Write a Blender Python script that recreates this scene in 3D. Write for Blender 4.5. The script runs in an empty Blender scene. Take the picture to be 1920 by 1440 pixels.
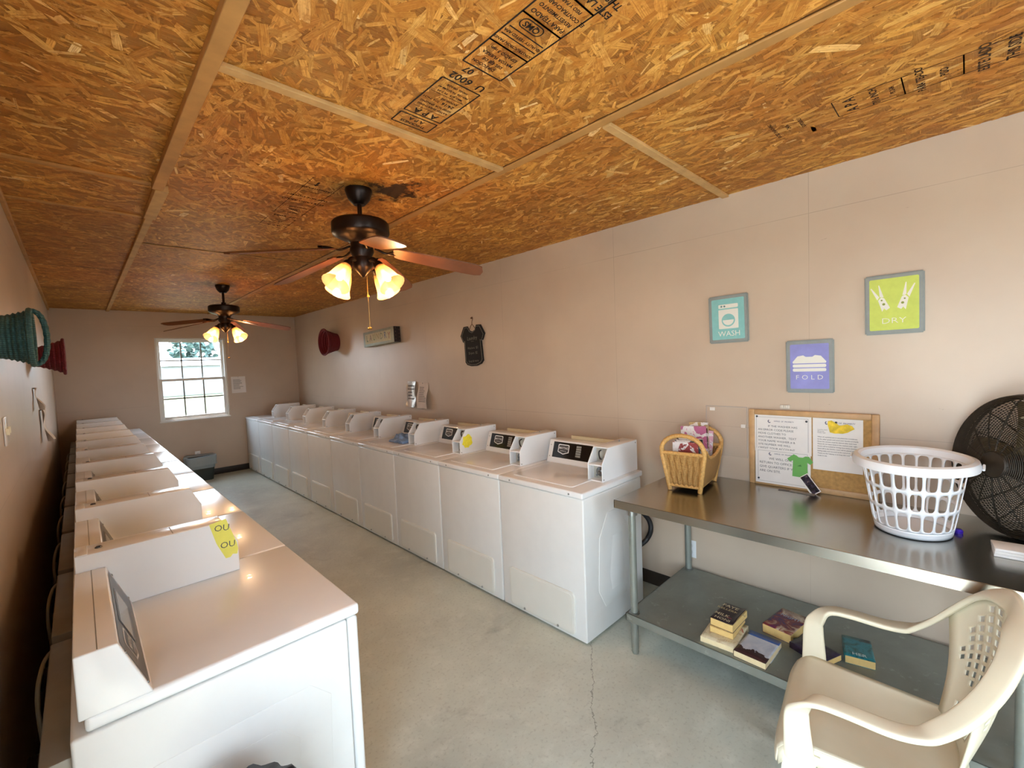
import bpy, bmesh, math, random
from mathutils import Vector, Matrix, noise
random.seed(7)
PI = math.pi
S = bpy.context.scene
COL = S.collection
V = Vector

# ------------------------------------------------------------------ materials
def hexc(h):
    h = h.lstrip('#')
    def f(c):
        c /= 255.0
        return c/12.92 if c <= .04045 else ((c+.055)/1.055)**2.4
    return tuple(f(int(h[i:i+2], 16)) for i in (0, 2, 4)) + (1,)

class NT:
    def __init__(s, name):
        s.m = bpy.data.materials.new(name); s.m.use_nodes = True
        s.t = s.m.node_tree; s.n = s.t.nodes; s.l = s.t.links
        s.n.clear()
        s.out = s.n.new('ShaderNodeOutputMaterial')
        s.bsdf = s.n.new('ShaderNodeBsdfPrincipled')
        s.l.new(s.bsdf.outputs[0], s.out.inputs[0])
        s._tc = None
    def tc(s, which='Object'):
        if not s._tc: s._tc = s.n.new('ShaderNodeTexCoord')
        return s._tc.outputs[which]
    def link(s, a, b): s.l.new(a, b)
    def mapping(s, src, scale=(1,1,1), rot=(0,0,0), loc=(0,0,0)):
        m = s.n.new('ShaderNodeMapping')
        m.inputs['Scale'].default_value = scale; m.inputs['Rotation'].default_value = rot
        m.inputs['Location'].default_value = loc
        s.link(src, m.inputs[0]); return m.outputs[0]
    def noise(s, src, scale=5, detail=4, rough=.55, dist=0):
        n = s.n.new('ShaderNodeTexNoise')
        n.inputs['Scale'].default_value = scale; n.inputs['Detail'].default_value = detail
        n.inputs['Roughness'].default_value = rough; n.inputs['Distortion'].default_value = dist
        s.link(src, n.inputs['Vector']); return n
    def voronoi(s, src, scale=1, feature='F1', rnd=1):
        n = s.n.new('ShaderNodeTexVoronoi'); n.feature = feature
        n.inputs['Scale'].default_value = scale; n.inputs['Randomness'].default_value = rnd
        s.link(src, n.inputs['Vector']); return n
    def ramp(s, src, stops, interp='LINEAR'):
        r = s.n.new('ShaderNodeValToRGB'); r.color_ramp.interpolation = interp
        e = r.color_ramp.elements
        while len(e) < len(stops): e.new(.5)
        for k, (p, c) in enumerate(stops):
            e[k].position = p; e[k].color = c if len(c) == 4 else tuple(c)+(1,)
        s.link(src, r.inputs[0]); return r.outputs[0]
    def mix(s, fac, a, b, mode='MIX'):
        m = s.n.new('ShaderNodeMix'); m.data_type = 'RGBA'; m.blend_type = mode
        for inp, v in ((m.inputs[0], fac), (m.inputs[6], a), (m.inputs[7], b)):
            if hasattr(v, 'is_output'): s.link(v, inp)
            else: inp.default_value = v
        return m.outputs[2]
    def math(s, op, a, b=None, c=None, clamp=False):
        m = s.n.new('ShaderNodeMath'); m.operation = op; m.use_clamp = clamp
        for i, v in enumerate((a, b, c)):
            if v is None: continue
            if hasattr(v, 'is_output'): s.link(v, m.inputs[i])
            else: m.inputs[i].default_value = v
        return m.outputs[0]
    def sep(s, src):
        x = s.n.new('ShaderNodeSeparateXYZ'); s.link(src, x.inputs[0]); return x.outputs
    def bump(s, h, strength=.3, dist=.01):
        b = s.n.new('ShaderNodeBump'); b.inputs['Strength'].default_value = strength
        b.inputs['Distance'].default_value = dist
        s.link(h, b.inputs['Height']); s.link(b.outputs[0], s.bsdf.inputs['Normal'])
    def set(s, **k):
        mp = dict(color='Base Color', rough='Roughness', metal='Metallic', ecol='Emission Color', estr='Emission Strength',
                  alpha='Alpha', trans='Transmission Weight', spec='Specular IOR Level', coat='Coat Weight', sss='Subsurface Weight', ior='IOR')
        for a, v in k.items():
            i = s.bsdf.inputs[mp[a]]
            if hasattr(v, 'is_output'): s.link(v, i)
            else: i.default_value = v
        return s

MATS = {}
def mat(name, col, rough=.5, metal=0, var=0, vscale=8, bump=0, bscale=60, spec=.5, coat=0, **kw):
    if name in MATS: return MATS[name]
    m = NT(name)
    c = hexc(col) if isinstance(col, str) else tuple(col)+(1,)
    m.set(rough=rough, metal=metal, spec=spec, coat=coat, **kw)
    n1 = m.noise(m.tc(), vscale, 5)
    lo = tuple(max(0, x*(1-var)) for x in c[:3]); hi = tuple(min(1, x*(1+var)) for x in c[:3])
    m.set(color=m.ramp(n1.outputs['Fac'], [(.3, lo), (.7, hi)]))
    if bump:
        n2 = m.noise(m.tc(), bscale, 3); m.bump(n2.outputs['Fac'], bump, .004)
    MATS[name] = m.m
    return m.m

# ------------------------------------------------------------------ mesh builder
class MB:
    def __init__(s): s.bm = bmesh.new()
    def add(s, verts, faces, M=None):
        vs = [s.bm.verts.new(M @ V(v) if M else V(v)) for v in verts]
        for f in faces:
            try: s.bm.faces.new([vs[i] for i in f])
            except ValueError: pass
        return s
    def box(s, x0, x1, y0, y1, z0, z1, bev=0, seg=2, M=None, only=None):
        t = bmesh.new()
        bmesh.ops.create_cube(t, size=1)
        for v in t.verts:
            v.co = V(((x0+x1)/2+v.co.x*(x1-x0), (y0+y1)/2+v.co.y*(y1-y0), (z0+z1)/2+v.co.z*(z1-z0)))
        if bev:
            ed = t.edges[:]
            if only == 'z': ed = [e for e in ed if abs(e.verts[0].co.z-e.verts[1].co.z) > 1e-6]
            bmesh.ops.bevel(t, geom=ed, offset=bev, segments=seg, affect='EDGES', profile=.5, clamp_overlap=True)
        return s.absorb(t, M)
    def absorb(s, t, M=None):
        t.verts.index_update()
        vs = [s.bm.verts.new(M @ v.co if M else v.co) for v in t.verts]
        for f in t.faces:
            try: s.bm.faces.new([vs[v.index] for v in f.verts])
            except ValueError: pass
        t.free(); return s
    def prism(s, poly, d0, d1, axis='y', bev=0, seg=2, M=None):
        """poly in the plane across axis: y -> (x,z), x -> (y,z), z -> (x,y)"""
        t = bmesh.new()
        def p(a, b, d): return V((a, d, b)) if axis == 'y' else V((d, a, b)) if axis == 'x' else V((a, b, d))
        A = [t.verts.new(p(a, b, d0)) for a, b in poly]; B = [t.verts.new(p(a, b, d1)) for a, b in poly]
        n = len(poly)
        t.faces.new(A); t.faces.new(B[::-1])
        for i in range(n): t.faces.new([A[i], B[i], B[(i+1) % n], A[(i+1) % n]])
        bmesh.ops.recalc_face_normals(t, faces=t.faces[:])
        if bev: bmesh.ops.bevel(t, geom=t.edges[:], offset=bev, segments=seg, affect='EDGES', profile=.5, clamp_overlap=True)
        return s.absorb(t, M)
    def tube(s, pts, r, n=8, closed=False, caps=True, M=None):
        pts = [V(p) for p in pts]; N = len(pts); rings = []
        up = None
        for i, p in enumerate(pts):
            if closed: t = pts[(i+1) % N]-pts[i-1]
            else: t = pts[min(i+1, N-1)]-pts[max(i-1, 0)]
            t = t.normalized() if t.length > 1e-9 else V((0, 0, 1))
            if up is None:
                up = V((0, 0, 1)) if abs(t.z) < .9 else V((1, 0, 0))
            a = t.cross(up)
            if a.length < 1e-6: a = t.orthogonal()
            a.normalize(); b = a.cross(t).normalized(); up = b
            rr = r[i] if isinstance(r, (list, tuple)) else r
            rings.append([s.bm.verts.new((M @ q) if M else q) for q in
                          [p+a*math.cos(2*PI*k/n)*rr+b*math.sin(2*PI*k/n)*rr for k in range(n)]])
        for i in range(N if closed else N-1):
            A, B = rings[i], rings[(i+1) % N]
            for k in range(n): s.bm.faces.new([A[k], A[(k+1) % n], B[(k+1) % n], B[k]])
        if caps and not closed:
            s.bm.faces.new(rings[0][::-1]); s.bm.faces.new(rings[-1])
        return s
    def lathe(s, prof, n=32, M=None, caps=True):
        """prof: (r, z) list around local z"""
        rings = []
        for r, z in prof:
            rings.append([s.bm.verts.new((M @ q) if M else q) for q in
                          [V((r*math.cos(2*PI*k/n), r*math.sin(2*PI*k/n), z)) for k in range(n)]])
        for A, B in zip(rings, rings[1:]):
            for k in range(n): s.bm.faces.new([A[k], A[(k+1) % n], B[(k+1) % n], B[k]])
        if caps:
            if prof[0][0] > 1e-5: s.bm.faces.new(rings[0][::-1])
            if prof[-1][0] > 1e-5: s.bm.faces.new(rings[-1])
        return s
    def grid(s, f, nu, nv, M=None):
        """surface f(u,v), u,v in 0..1"""
        g = [[s.bm.verts.new((M @ V(f(i/nu, j/nv))) if M else V(f(i/nu, j/nv))) for j in range(nv+1)] for i in range(nu+1)]
        for i in range(nu):
            for j in range(nv): s.bm.faces.new([g[i][j], g[i+1][j], g[i+1][j+1], g[i][j+1]])
        return s
    def band(s, pts, sides, widths, thick, M=None, seg=3):
        """swept rounded flat band; sides = direction of the width at each point"""
        N = len(pts); rings = []
        for i in range(N):
            t = (pts[min(i+1, N-1)]-pts[max(i-1, 0)]).normalized()
            a = (sides[i]-t*sides[i].dot(t)).normalized(); b = t.cross(a).normalized()
            w = widths[i]/2; h = thick/2; ring = []
            for k in range(16):
                an = 2*PI*k/16; c, q = math.cos(an), math.sin(an)
                e = .45
                x = math.copysign(abs(c)**e, c)*w; y = math.copysign(abs(q)**e, q)*h
                ring.append(s.bm.verts.new(pts[i]+a*x+b*y))
            rings.append(ring)
        for A, B in zip(rings, rings[1:]):
            for k in range(16): s.bm.faces.new([A[k], A[(k+1) % 16], B[(k+1) % 16], B[k]])
        s.bm.faces.new(rings[0][::-1]); s.bm.faces.new(rings[-1])
        return s
    def text(s, txt, O, R, U, size, align='CENTER', off=0, weight=0, width=1.0):
        O, R, U = V(O), V(R).normalized(), V(U).normalized()
        N = R.cross(U)
        vs, fs = text_geo(txt, align, weight)
        s.add([O+R*(x*size*width)+U*(y*size)+N*off for x, y in vs], fs)
        return s
    def quad(s, a, b, c, d): return s.add([a, b, c, d], [(0, 1, 2, 3)])
    def build_each(s, name, m, parent=None, **k):
        seen = set(); out = []
        s.bm.verts.index_update(); s.bm.verts.ensure_lookup_table()
        for v0 in s.bm.verts:
            if v0.index in seen: continue
            st = [v0]; isl = []; seen.add(v0.index)
            while st:
                v = st.pop(); isl.append(v)
                for e in v.link_edges:
                    w = e.other_vert(v)
                    if w.index not in seen: seen.add(w.index); st.append(w)
            mp = {v.index: i for i, v in enumerate(isl)}; fs = {f for v in isl for f in v.link_faces}
            out.append(MB().add([v.co.copy() for v in isl], [[mp[v.index] for v in f.verts] for f in fs]).build(name, m, parent, **k))
        s.bm.free(); return out
    def build(s, name, m, parent=None, smooth=True, solid=0, weld=0, angle=38, recalc=True):
        if weld: bmesh.ops.remove_doubles(s.bm, verts=s.bm.verts[:], dist=weld)
        if recalc: bmesh.ops.recalc_face_normals(s.bm, faces=s.bm.faces[:])
        if smooth:
            for f in s.bm.faces: f.smooth = True
            ca = math.radians(angle)
            for e in s.bm.edges:
                if len(e.link_faces) == 2 and e.calc_face_angle(0) > ca: e.smooth = False
        me = bpy.data.meshes.new(name); s.bm.to_mesh(me); s.bm.free()
        if isinstance(m, (list, tuple)):
            for q in m: me.materials.append(q)
        else: me.materials.append(m)
        o = bpy.data.objects.new(name, me); COL.objects.link(o)
        if parent: o.parent = parent
        if solid:
            md = o.modifiers.new('thickness', 'SOLIDIFY'); md.thickness = solid; md.offset = 0
        return o

_tg = {}
def text_geo(txt, align, weight):
    k = (txt, align, weight)
    if k in _tg: return _tg[k]
    c = bpy.data.curves.new('t', 'FONT'); c.body = txt; c.align_x = align; c.align_y = 'CENTER'
    c.size = 1; c.offset = weight; c.resolution_u = 2; c.fill_mode = 'FRONT'
    o = bpy.data.objects.new('t', c)
    me = o.to_mesh()
    vs = [(v.co.x, v.co.y) for v in me.vertices]; fs = [tuple(p.vertices) for p in me.polygons]
    o.to_mesh_clear(); bpy.data.objects.remove(o); bpy.data.curves.remove(c)
    _tg[k] = (vs, fs); return _tg[k]

def cr(pts, n=8):
    """Catmull-Rom through pts"""
    P = [V(p) for p in pts]; P = [P[0]*2-P[1]]+P+[P[-1]*2-P[-2]]; out = []
    for i in range(1, len(P)-2):
        for k in range(n):
            t = k/n; a, b, c, d = P[i-1], P[i], P[i+1], P[i+2]
            out.append(.5*((2*b)+(c-a)*t+(2*a-5*b+4*c-d)*t*t+(3*b-a-3*c+d)*t**3))
    out.append(P[-2].copy()); return out
def crf(vals, n=8): return [p.x for p in cr([(v, 0, 0) for v in vals], n)]
def arc(cx, cz, r, a0, a1, n=10): return [(cx+r*math.cos(math.radians(a0+(a1-a0)*k/n)), cz+r*math.sin(math.radians(a0+(a1-a0)*k/n))) for k in range(n+1)]
def rrect(x0, x1, y0, y1, r, n=5):
    return arc(x1-r, y1-r, r, 0, 90, n)+arc(x0+r, y1-r, r, 90, 180, n)+arc(x0+r, y0+r, r, 180, 270, n)+arc(x1-r, y0+r, r, 270, 360, n)

def tag(o, label, cat, group=None, kind=None):
    o['label'] = label; o['category'] = cat
    if group: o['group'] = group
    if kind: o['kind'] = kind
    return o
def thing(name, label, cat, loc=(0, 0, 0), rz=0, group=None):
    o = bpy.data.objects.new(name, None); COL.objects.link(o); o.empty_display_size = .05
    o.location = loc; o.rotation_euler = (0, 0, rz)
    return tag(o, label, cat, group)
def struct(o): o['kind'] = 'structure'; return o
KIDS = {}
def dup(root, loc, rz, label, group=None):
    r = root.copy(); COL.objects.link(r); r.location = loc; r.rotation_euler = (0, 0, rz); r['label'] = label
    if group: r['group'] = group
    def rec(src, dst):
        for ch in [o for o in src.children]:
            c = ch.copy(); COL.objects.link(c); c.parent = dst; rec(ch, c)
    rec(root, r); return r
def T(x=0, y=0, z=0): return Matrix.Translation((x, y, z))
def R(a, ax): return Matrix.Rotation(a, 4, ax)

# ------------------------------------------------------------------ measured layout
XR, XL, YB, ZC, YF = 2.955, -.232, 8.767, 2.669, -2.9
H_CAM = 1.6949
WH = mat('white_enamel', '#EAEAEA', .24, var=.012, coat=.15)
WH2 = mat('white_panel_paint', '#E3E3E1', .32, var=.02)
DARK = mat('black_glossy_panel', '#0b0a0a', .25)
STEEL = mat('zinc_hardware', '#9a9a98', .35, 1, var=.1)
BEIGE = mat('beige_plastic', '#CFC3A2', .55, var=.03)
PAPER = mat('white_paper', '#ECE7E2', .8, var=.02, vscale=20)
INK = mat('grey_ink', '#5a5a5c', .8)
INKB = mat('black_ink', '#161412', .8)
WOODL = mat('pale_pine', '#C39A62', .65, var=.16, vscale=12)
BRASS = mat('brass', '#B08948', .3, 1)
CHX, CHY, CHR, CHH, CHA = 1.845, .212, 7, .932, .632
SKY, SUN, EXPOSURE = 8, 26.0, 0.75
LAMP_W = 3.3
# ================================================================== THE ROOM
# ---- OSB ceiling: several layers of randomly turned wood strands
# the boards are modelled as a base sheet under some thousands of pressed wood strands
def strand_material():
    m = NT('oriented_strand_board'); obj = m.tc()
    at = m.n.new('ShaderNodeAttribute'); at.attribute_name = 'strand'
    uvn = m.n.new('ShaderNodeAttribute'); uvn.attribute_name = 'grain'
    g = m.noise(m.mapping(uvn.outputs['Vector'], scale=(14, 330, 1)), 1, 3, .6)
    n = m.noise(obj, 30, 3)
    col = m.mix(m.ramp(g.outputs['Fac'], [(.35, (.55, .55, .55)), (.6, (0, 0, 0))]), at.outputs['Color'], m.mix(1, at.outputs['Color'], hexc('#B58A5A'), 'MULTIPLY'))
    big = m.noise(obj, 2.6, 4, .6)
    col = m.mix(m.ramp(big.outputs['Fac'], [(.42, (.45, .45, .45)), (.62, (0, 0, 0))]), col, m.mix(1, col, hexc('#C89A70'), 'MULTIPLY'))
    b1 = m.noise(m.mapping(obj, scale=(1.6, 1, 1)), 22, 5, .7); b2 = m.noise(obj, 70, 3, .6)
    col = m.mix(m.ramp(b1.outputs['Fac'], [(.5, (0, 0, 0)), (.66, (.62, .62, .62))]), col, hexc('#9A5A17'))
    col = m.mix(m.ramp(b2.outputs['Fac'], [(.62, (0, 0, 0)), (.7, (.55, .55, .55))]), col, hexc('#6b3f10'))
    col = m.mix(m.ramp(b1.outputs['Fac'], [(.3, (.4, .4, .4)), (.42, (0, 0, 0))]), col, hexc('#D9A862'))
    xyz = m.sep(obj)
    dn = m.noise(obj, 11, 6, .65)
    dx = m.math('SUBTRACT', xyz[0], 1.335); dy = m.math('SUBTRACT', xyz[1], 2.24)
    d = m.math('SQRT', m.math('ADD', m.math('POWER', dx, 2), m.math('POWER', dy, 2)))
    dd = m.math('ADD', d, m.math('MULTIPLY', m.math('SUBTRACT', dn.outputs['Fac'], .5), .55))
    st = m.ramp(dd, [(.085, (1, 1, 1)), (.15, (0, 0, 0))])
    col = m.mix(m.math('MULTIPLY', st, .93), col, hexc('#190703'))
    col = m.mix(m.math('LESS_THAN', m.math('ABSOLUTE', m.math('SUBTRACT', xyz[0], 1.597)), .004), col, hexc('#4a2c0d'))
    for cy, x0, x1 in ((4.235, .39, 3.2), (6.785, -.3, 3.2), (5.45, -.3, .36)):
        a = m.math('LESS_THAN', m.math('ABSOLUTE', m.math('SUBTRACT', xyz[1], cy)), .007)
        b = m.math('MULTIPLY', m.math('GREATER_THAN', xyz[0], x0), m.math('LESS_THAN', xyz[0], x1))
        col = m.mix(m.math('MULTIPLY', a, b), col, hexc('#3a2209'))
    col = m.mix(1, col, (1.22, 1.22, 1.18, 1), 'MULTIPLY')
    m.set(color=col, rough=.55, spec=.35); return m.m
def build_ceiling():
    r = random.Random(21)
    pal = [hexc(c) for c in ('#B47A32', '#C18A3E', '#CA9445', '#D29D4C', '#D8A656', '#E2B770', '#BC8236', '#C79040', '#EACB90')]
    wts = [4, 6, 6, 5.5, 3.8, 1.1, 5, 6, .3]
    verts = []; faces = []; cols = []; grains = []
    def emit(pts, z, c, o, d):
        i = len(verts); verts.extend((x, y, z) for x, y in pts); faces.append(tuple(range(i, i+len(pts))))
        cols.append(c); q = (r.random()*9, r.random()*9)
        grains.append([((x-o[0])*d[0]+(y-o[1])*d[1]+q[0], -(x-o[0])*d[1]+(y-o[1])*d[0]+q[1], 0) for x, y in pts])
    x0, x1, y0, y1 = XL-.1, XR+.1, YF-.1, YB+.1
    emit([(x0, y0), (x0, y1), (x1, y1), (x1, y0)], ZC, hexc('#A06F30'), (0, 0), (1, 0))
    N = 42000
    for k in range(N):
        cx, cy = r.uniform(x0, x1), r.uniform(y0, y1)
        fine = k < N*.45
        L = r.uniform(.03, .075) if fine else r.choice((r.uniform(.05, .10), r.uniform(.07, .16)))
        w = L*r.uniform(.08, .28) if r.random() < .85 else L*r.uniform(.25, .45)
        w = min(w, .034)
        # strands lie mostly along the board in the right half, loosely turned on the left
        mean, sd = (1.5, .38) if cx > 1.62 else (1.25, .7) if cx > .36 else (.25, .6)
        a = r.gauss(mean, sd) if r.random() < .8 else r.uniform(0, PI)
        d = (math.cos(a), math.sin(a)); c = list(r.choices(pal, wts)[0]); f = r.uniform(.82, 1.12)
        c = (min(1, c[0]*f), min(1, c[1]*f), min(1, c[2]*f), 1)
        j = lambda q: q*r.uniform(.6, 1.1)
        loc = [(-L/2, -j(w)/2), (-L*r.uniform(.05, .3), -w/2), (L*r.uniform(.05, .3), -w/2*r.uniform(.85, 1.1)), (L/2, -j(w)/2), (L/2*r.uniform(.86, 1.02), j(w)*.1), (L/2*r.uniform(.8, 1), j(w)/2), (L*r.uniform(.0, .2), w/2), (-L*r.uniform(.1, .3), w/2*r.uniform(.8, 1.1)), (-L/2*r.uniform(.85, 1.05), j(w)/2)]
        P = [(cx+p*d[0]-q*d[1], cy+p*d[1]+q*d[0]) for p, q in loc]
        if any(p[0] < x0 or p[0] > x1 for p in P): continue
        emit(P[::-1], ZC-.0001-.0016*k/N, c, (cx, cy), d)
    me = bpy.data.meshes.new('ceiling'); me.from_pydata(verts, [], faces)
    at = me.color_attributes.new('strand', 'FLOAT_COLOR', 'CORNER'); gr = me.attributes.new('grain', 'FLOAT_VECTOR', 'CORNER')
    cd = []; gd = []
    for c, g in zip(cols, grains):
        for q in g: cd.extend(c); gd.extend(q)
    at.data.foreach_set('color', cd); gr.data.foreach_set('vector', gd)
    me.materials.append(strand_material())
    o = bpy.data.objects.new('ceiling', me); COL.objects.link(o)
    # board thickness above
    o2 = MB().box(XL-.12, XR+.12, YF-.12, YB+.12, ZC+.0005, ZC+.03).build('board_backing', mat('board_back', '#8A5A20', .8), o, smooth=False)
    return o
ceiling = struct(build_ceiling())

def wall_material(name, axis):
    m = NT(name); obj = m.tc(); xyz = m.sep(obj)
    n = m.noise(obj, 2.2, 4); n2 = m.noise(obj, 140, 2)
    col = m.ramp(n.outputs['Fac'], [(.3, hexc('#C3AF9B')), (.72, hexc('#CBB8A3'))])
    # scuffs
    sc = m.noise(m.mapping(obj, scale=(3, 3, 9)), 2.6, 5, .7)
    col = m.mix(m.math('MULTIPLY', m.math('GREATER_THAN', sc.outputs['Fac'], .71), .35), col, hexc('#8f7a70'))
    h = m.math('MULTIPLY', n2.outputs['Fac'], .15)
    seam = None
    for c, ax in ((1.222, 2), (2.445, 2), (.626, 1), (1.88, 1), (3.13, 1), (4.46, 1), (5.6, 1), (6.9, 1)):
        if ax == 1 and axis != 'y': continue
        lim = m.math('LESS_THAN', m.math('ABSOLUTE', m.math('SUBTRACT', xyz[ax], c)), .0016)
        seam = lim if seam is None else m.math('MAXIMUM', seam, lim)
    fade = m.math('MULTIPLY', seam, m.ramp(m.noise(obj, 1.3, 2).outputs['Fac'], [(.4, (.1, .1, .1)), (.62, (.75, .75, .75))]))
    col = m.mix(m.math('MULTIPLY', fade, .5), col, hexc('#7c6a62'))
    m.set(color=col, rough=.36, spec=.45)
    m.bump(h, .12, .002)
    return m.m
WALLM = wall_material('mauve_wall_paint', 'y')
WALLB = wall_material('mauve_wall_paint_end', 'x')
struct(MB().box(XR, XR+.12, YF-.12, YB+.12, 0, ZC).build('wall_right', WALLM, smooth=False))
LY0, LY1, LZ1 = -1.0, .64, 2.36                          # glazed double door in the left wall, beside the camera
b = MB().box(XL-.12, XL, YF-.12, LY0, 0, ZC).box(XL-.12, XL, LY1, YB+.12, 0, ZC).box(XL-.12, XL, LY0, LY1, LZ1, ZC)
struct(b.build('wall_left', WALLM, smooth=False))
WX0, WX1, WZ0, WZ1 = .884, 1.818, .962, 2.268
b = MB()
b.box(XL, WX0, YB, YB+.12, 0, ZC).box(WX1, XR, YB, YB+.12, 0, ZC).box(WX0, WX1, YB, YB+.12, 0, WZ0).box(WX0, WX1, YB, YB+.12, WZ1, ZC)
struct(b.build('wall_back', WALLB, smooth=False))
DX0, DX1, DZ0, DZ1 = .6, 2.3, .85, 2.2
b = MB()
b.box(XL, DX0, YF-.12, YF, 0, ZC).box(DX1, XR, YF-.12, YF, 0, ZC).box(DX0, DX1, YF-.12, YF, DZ1, ZC).box(DX0, DX1, YF-.12, YF, 0, DZ0)
struct(b.build('wall_front', WALLB, smooth=False))

def floor_material():
    m = NT('worn_concrete'); obj = m.tc(); xyz = m.sep(obj)
    a = m.noise(obj, 1.1, 6, .6, .4); b_ = m.noise(obj, 7, 6, .7); c = m.noise(obj, 60, 3)
    col = m.ramp(a.outputs['Fac'], [(.32, hexc('#AFB0A3')), (.5, hexc('#C1C3B4')), (.68, hexc('#CED0C0'))])
    col = m.mix(m.ramp(b_.outputs['Fac'], [(.5, (0, 0, 0)), (.72, (.55, .55, .55))]), col, hexc('#D8D9CB'))
    col = m.mix(m.ramp(c.outputs['Fac'], [(.3, (.3, .3, .3)), (.45, (0, 0, 0))]), col, hexc('#868070'))
    blot = m.noise(obj, 2.7, 5, .6, .8)
    col = m.mix(m.ramp(blot.outputs['Fac'], [(.62, (0, 0, 0)), (.74, (.4, .4, .4))]), col, hexc('#625d4f'))
    # hairline crack from the last washer towards the door
    w = m.noise(obj, 6, 5, .7)
    lin = m.math('ADD', m.math('MULTIPLY', m.math('SUBTRACT', xyz[1], 1.47), .8), m.math('MULTIPLY', m.math('SUBTRACT', xyz[0], 1.97), -.6))
    ln = m.math('ABSOLUTE', m.math('ADD', lin, m.math('MULTIPLY', m.math('SUBTRACT', w.outputs['Fac'], .5), .14)))
    ck = m.math('MULTIPLY', m.math('LESS_THAN', ln, .0022), m.math('LESS_THAN', xyz[1], 1.62))
    ck = m.math('MULTIPLY', ck, m.math('GREATER_THAN', xyz[0], .9))
    col = m.mix(m.math('MULTIPLY', ck, .55), col, hexc('#4b4639'))
    m.set(color=col, rough=m.ramp(b_.outputs['Fac'], [(.3, (.30, .30, .30)), (.7, (.48, .48, .48))]), spec=.5)
    m.bump(c.outputs['Fac'], .08, .002)
    return m.m
struct(MB().box(XL-.12, XR+.12, YF-.12, YB+.12, -.1, 0).build('floor', floor_material(), smooth=False))
BASE = mat('dark_rubber_base', '#2b2119', .5, var=.2)
struct(MB().box(XL, XR, YB-.008, YB, 0, .1, .002).build('baseboard_back', BASE))
struct(MB().box(XR-.008, XR, YF, YB-.01, 0, .1, .002).build('baseboard_right', BASE))
struct(MB().box(XL, XL+.008, LY1+.05, YB-.01, 0, .1, .002).build('baseboard_left', BASE))

# ---- ceiling battens (trim)
def batten(n, x0, x1, y0, y1, t, m=WOODL):
    struct(MB().box(x0, x1, y0, y1, ZC-t, ZC, .002, 1).build('trim_%d' % n, m))
WOODM = mat('honey_pine', '#B58449', .62, var=.18, vscale=10)
batten(1, .331, .379, YF, 2.90, .032, WOODM)
batten(2, .346, .402, 2.90, 3.46, .034)
batten(3, .358, .396, 3.46, YB, .022)
batten(4, 1.60, 1.645, YF, 6.78, .008, mat('strand_strip', '#AF7F44', .6, var=.15))
batten(5, .381, 1.598, 1.640, 1.680, .016)
batten(6, 1.647, XR, 1.045, 1.085, .016)
batten(7, XL, .33, 2.885, 2.915, .012, WOODM)
batten(8, XL, .344, 3.52, 3.55, .010, WOODM)
batten(9, XL, XL+.02, YF, YB, .03, WOODM)
batten(10, 1.603, 1.64, 6.80, YB, .010)
batten(11, .40, 1.60, 4.243, 4.262, .006, WOODM)

# ---- ink stamps on the boards: children of the ceiling
STAMP = mat('black_stamp_ink', '#1c0e04', .8, var=.3, vscale=60)
STAMP2 = mat('faded_stamp_ink', '#3a220a', .8, var=.5, vscale=40)
def stamp(xc, w, ytop, secs, ink, lw=.0022):
    """text reads with right=-x, up=+y (seen upside down from the camera)"""
    b = MB(); z = ZC-.0024; y = ytop; x0, x1 = xc-w/2, xc+w/2
    def line(xa, xb, ya, yb): b.add([(xa, ya, z), (xb, ya, z), (xb, yb, z), (xa, yb, z)], [(0, 1, 2, 3)])
    for boxed, h, rows in secs:
        if boxed:
            line(x0, x1, y-lw, y+lw); line(x0, x1, y-h-lw, y-h+lw); line(x0-lw, x0+lw, y-h, y); line(x1-lw, x1+lw, y-h, y)
        for fy, sz, tx, fx in rows:
            if tx == '>':
                yy = y-fy*h; xx = xc-w*fx
                b.add([(xx-.006, yy-.03, z), (xx+.006, yy-.03, z), (xx+.006, yy+.012, z), (xx+.016, yy+.012, z), (xx, yy+.034, z), (xx-.016, yy+.012, z), (xx-.006, yy+.012, z)], [tuple(range(7))])
            elif tx == '-':
                line(x0+.01, x1-.01, y-fy*h-sz, y-fy*h+sz)
            elif tx == 'O':
                pts = rrect(xc-w*fx-.045, xc-w*fx+.045, y-fy*h-.02, y-fy*h+.02, .019, 4); q = rrect(xc-w*fx-.041, xc-w*fx+.041, y-fy*h-.016, y-fy*h+.016, .0155, 4)
                n = len(pts); b.add([(u, v, z) for u, v in pts+q], [(k, (k+1) % n, n+(k+1) % n, n+k) for k in range(n)])
            else:
                b.text(tx, (xc-w*fx, y-fy*h, z), (-1, 0, 0), (0, 1, 0), sz*1.08, weight=.024)
        y -= h
    return b.build('ink_stamp', ink, ceiling, smooth=False, recalc=False)
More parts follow.
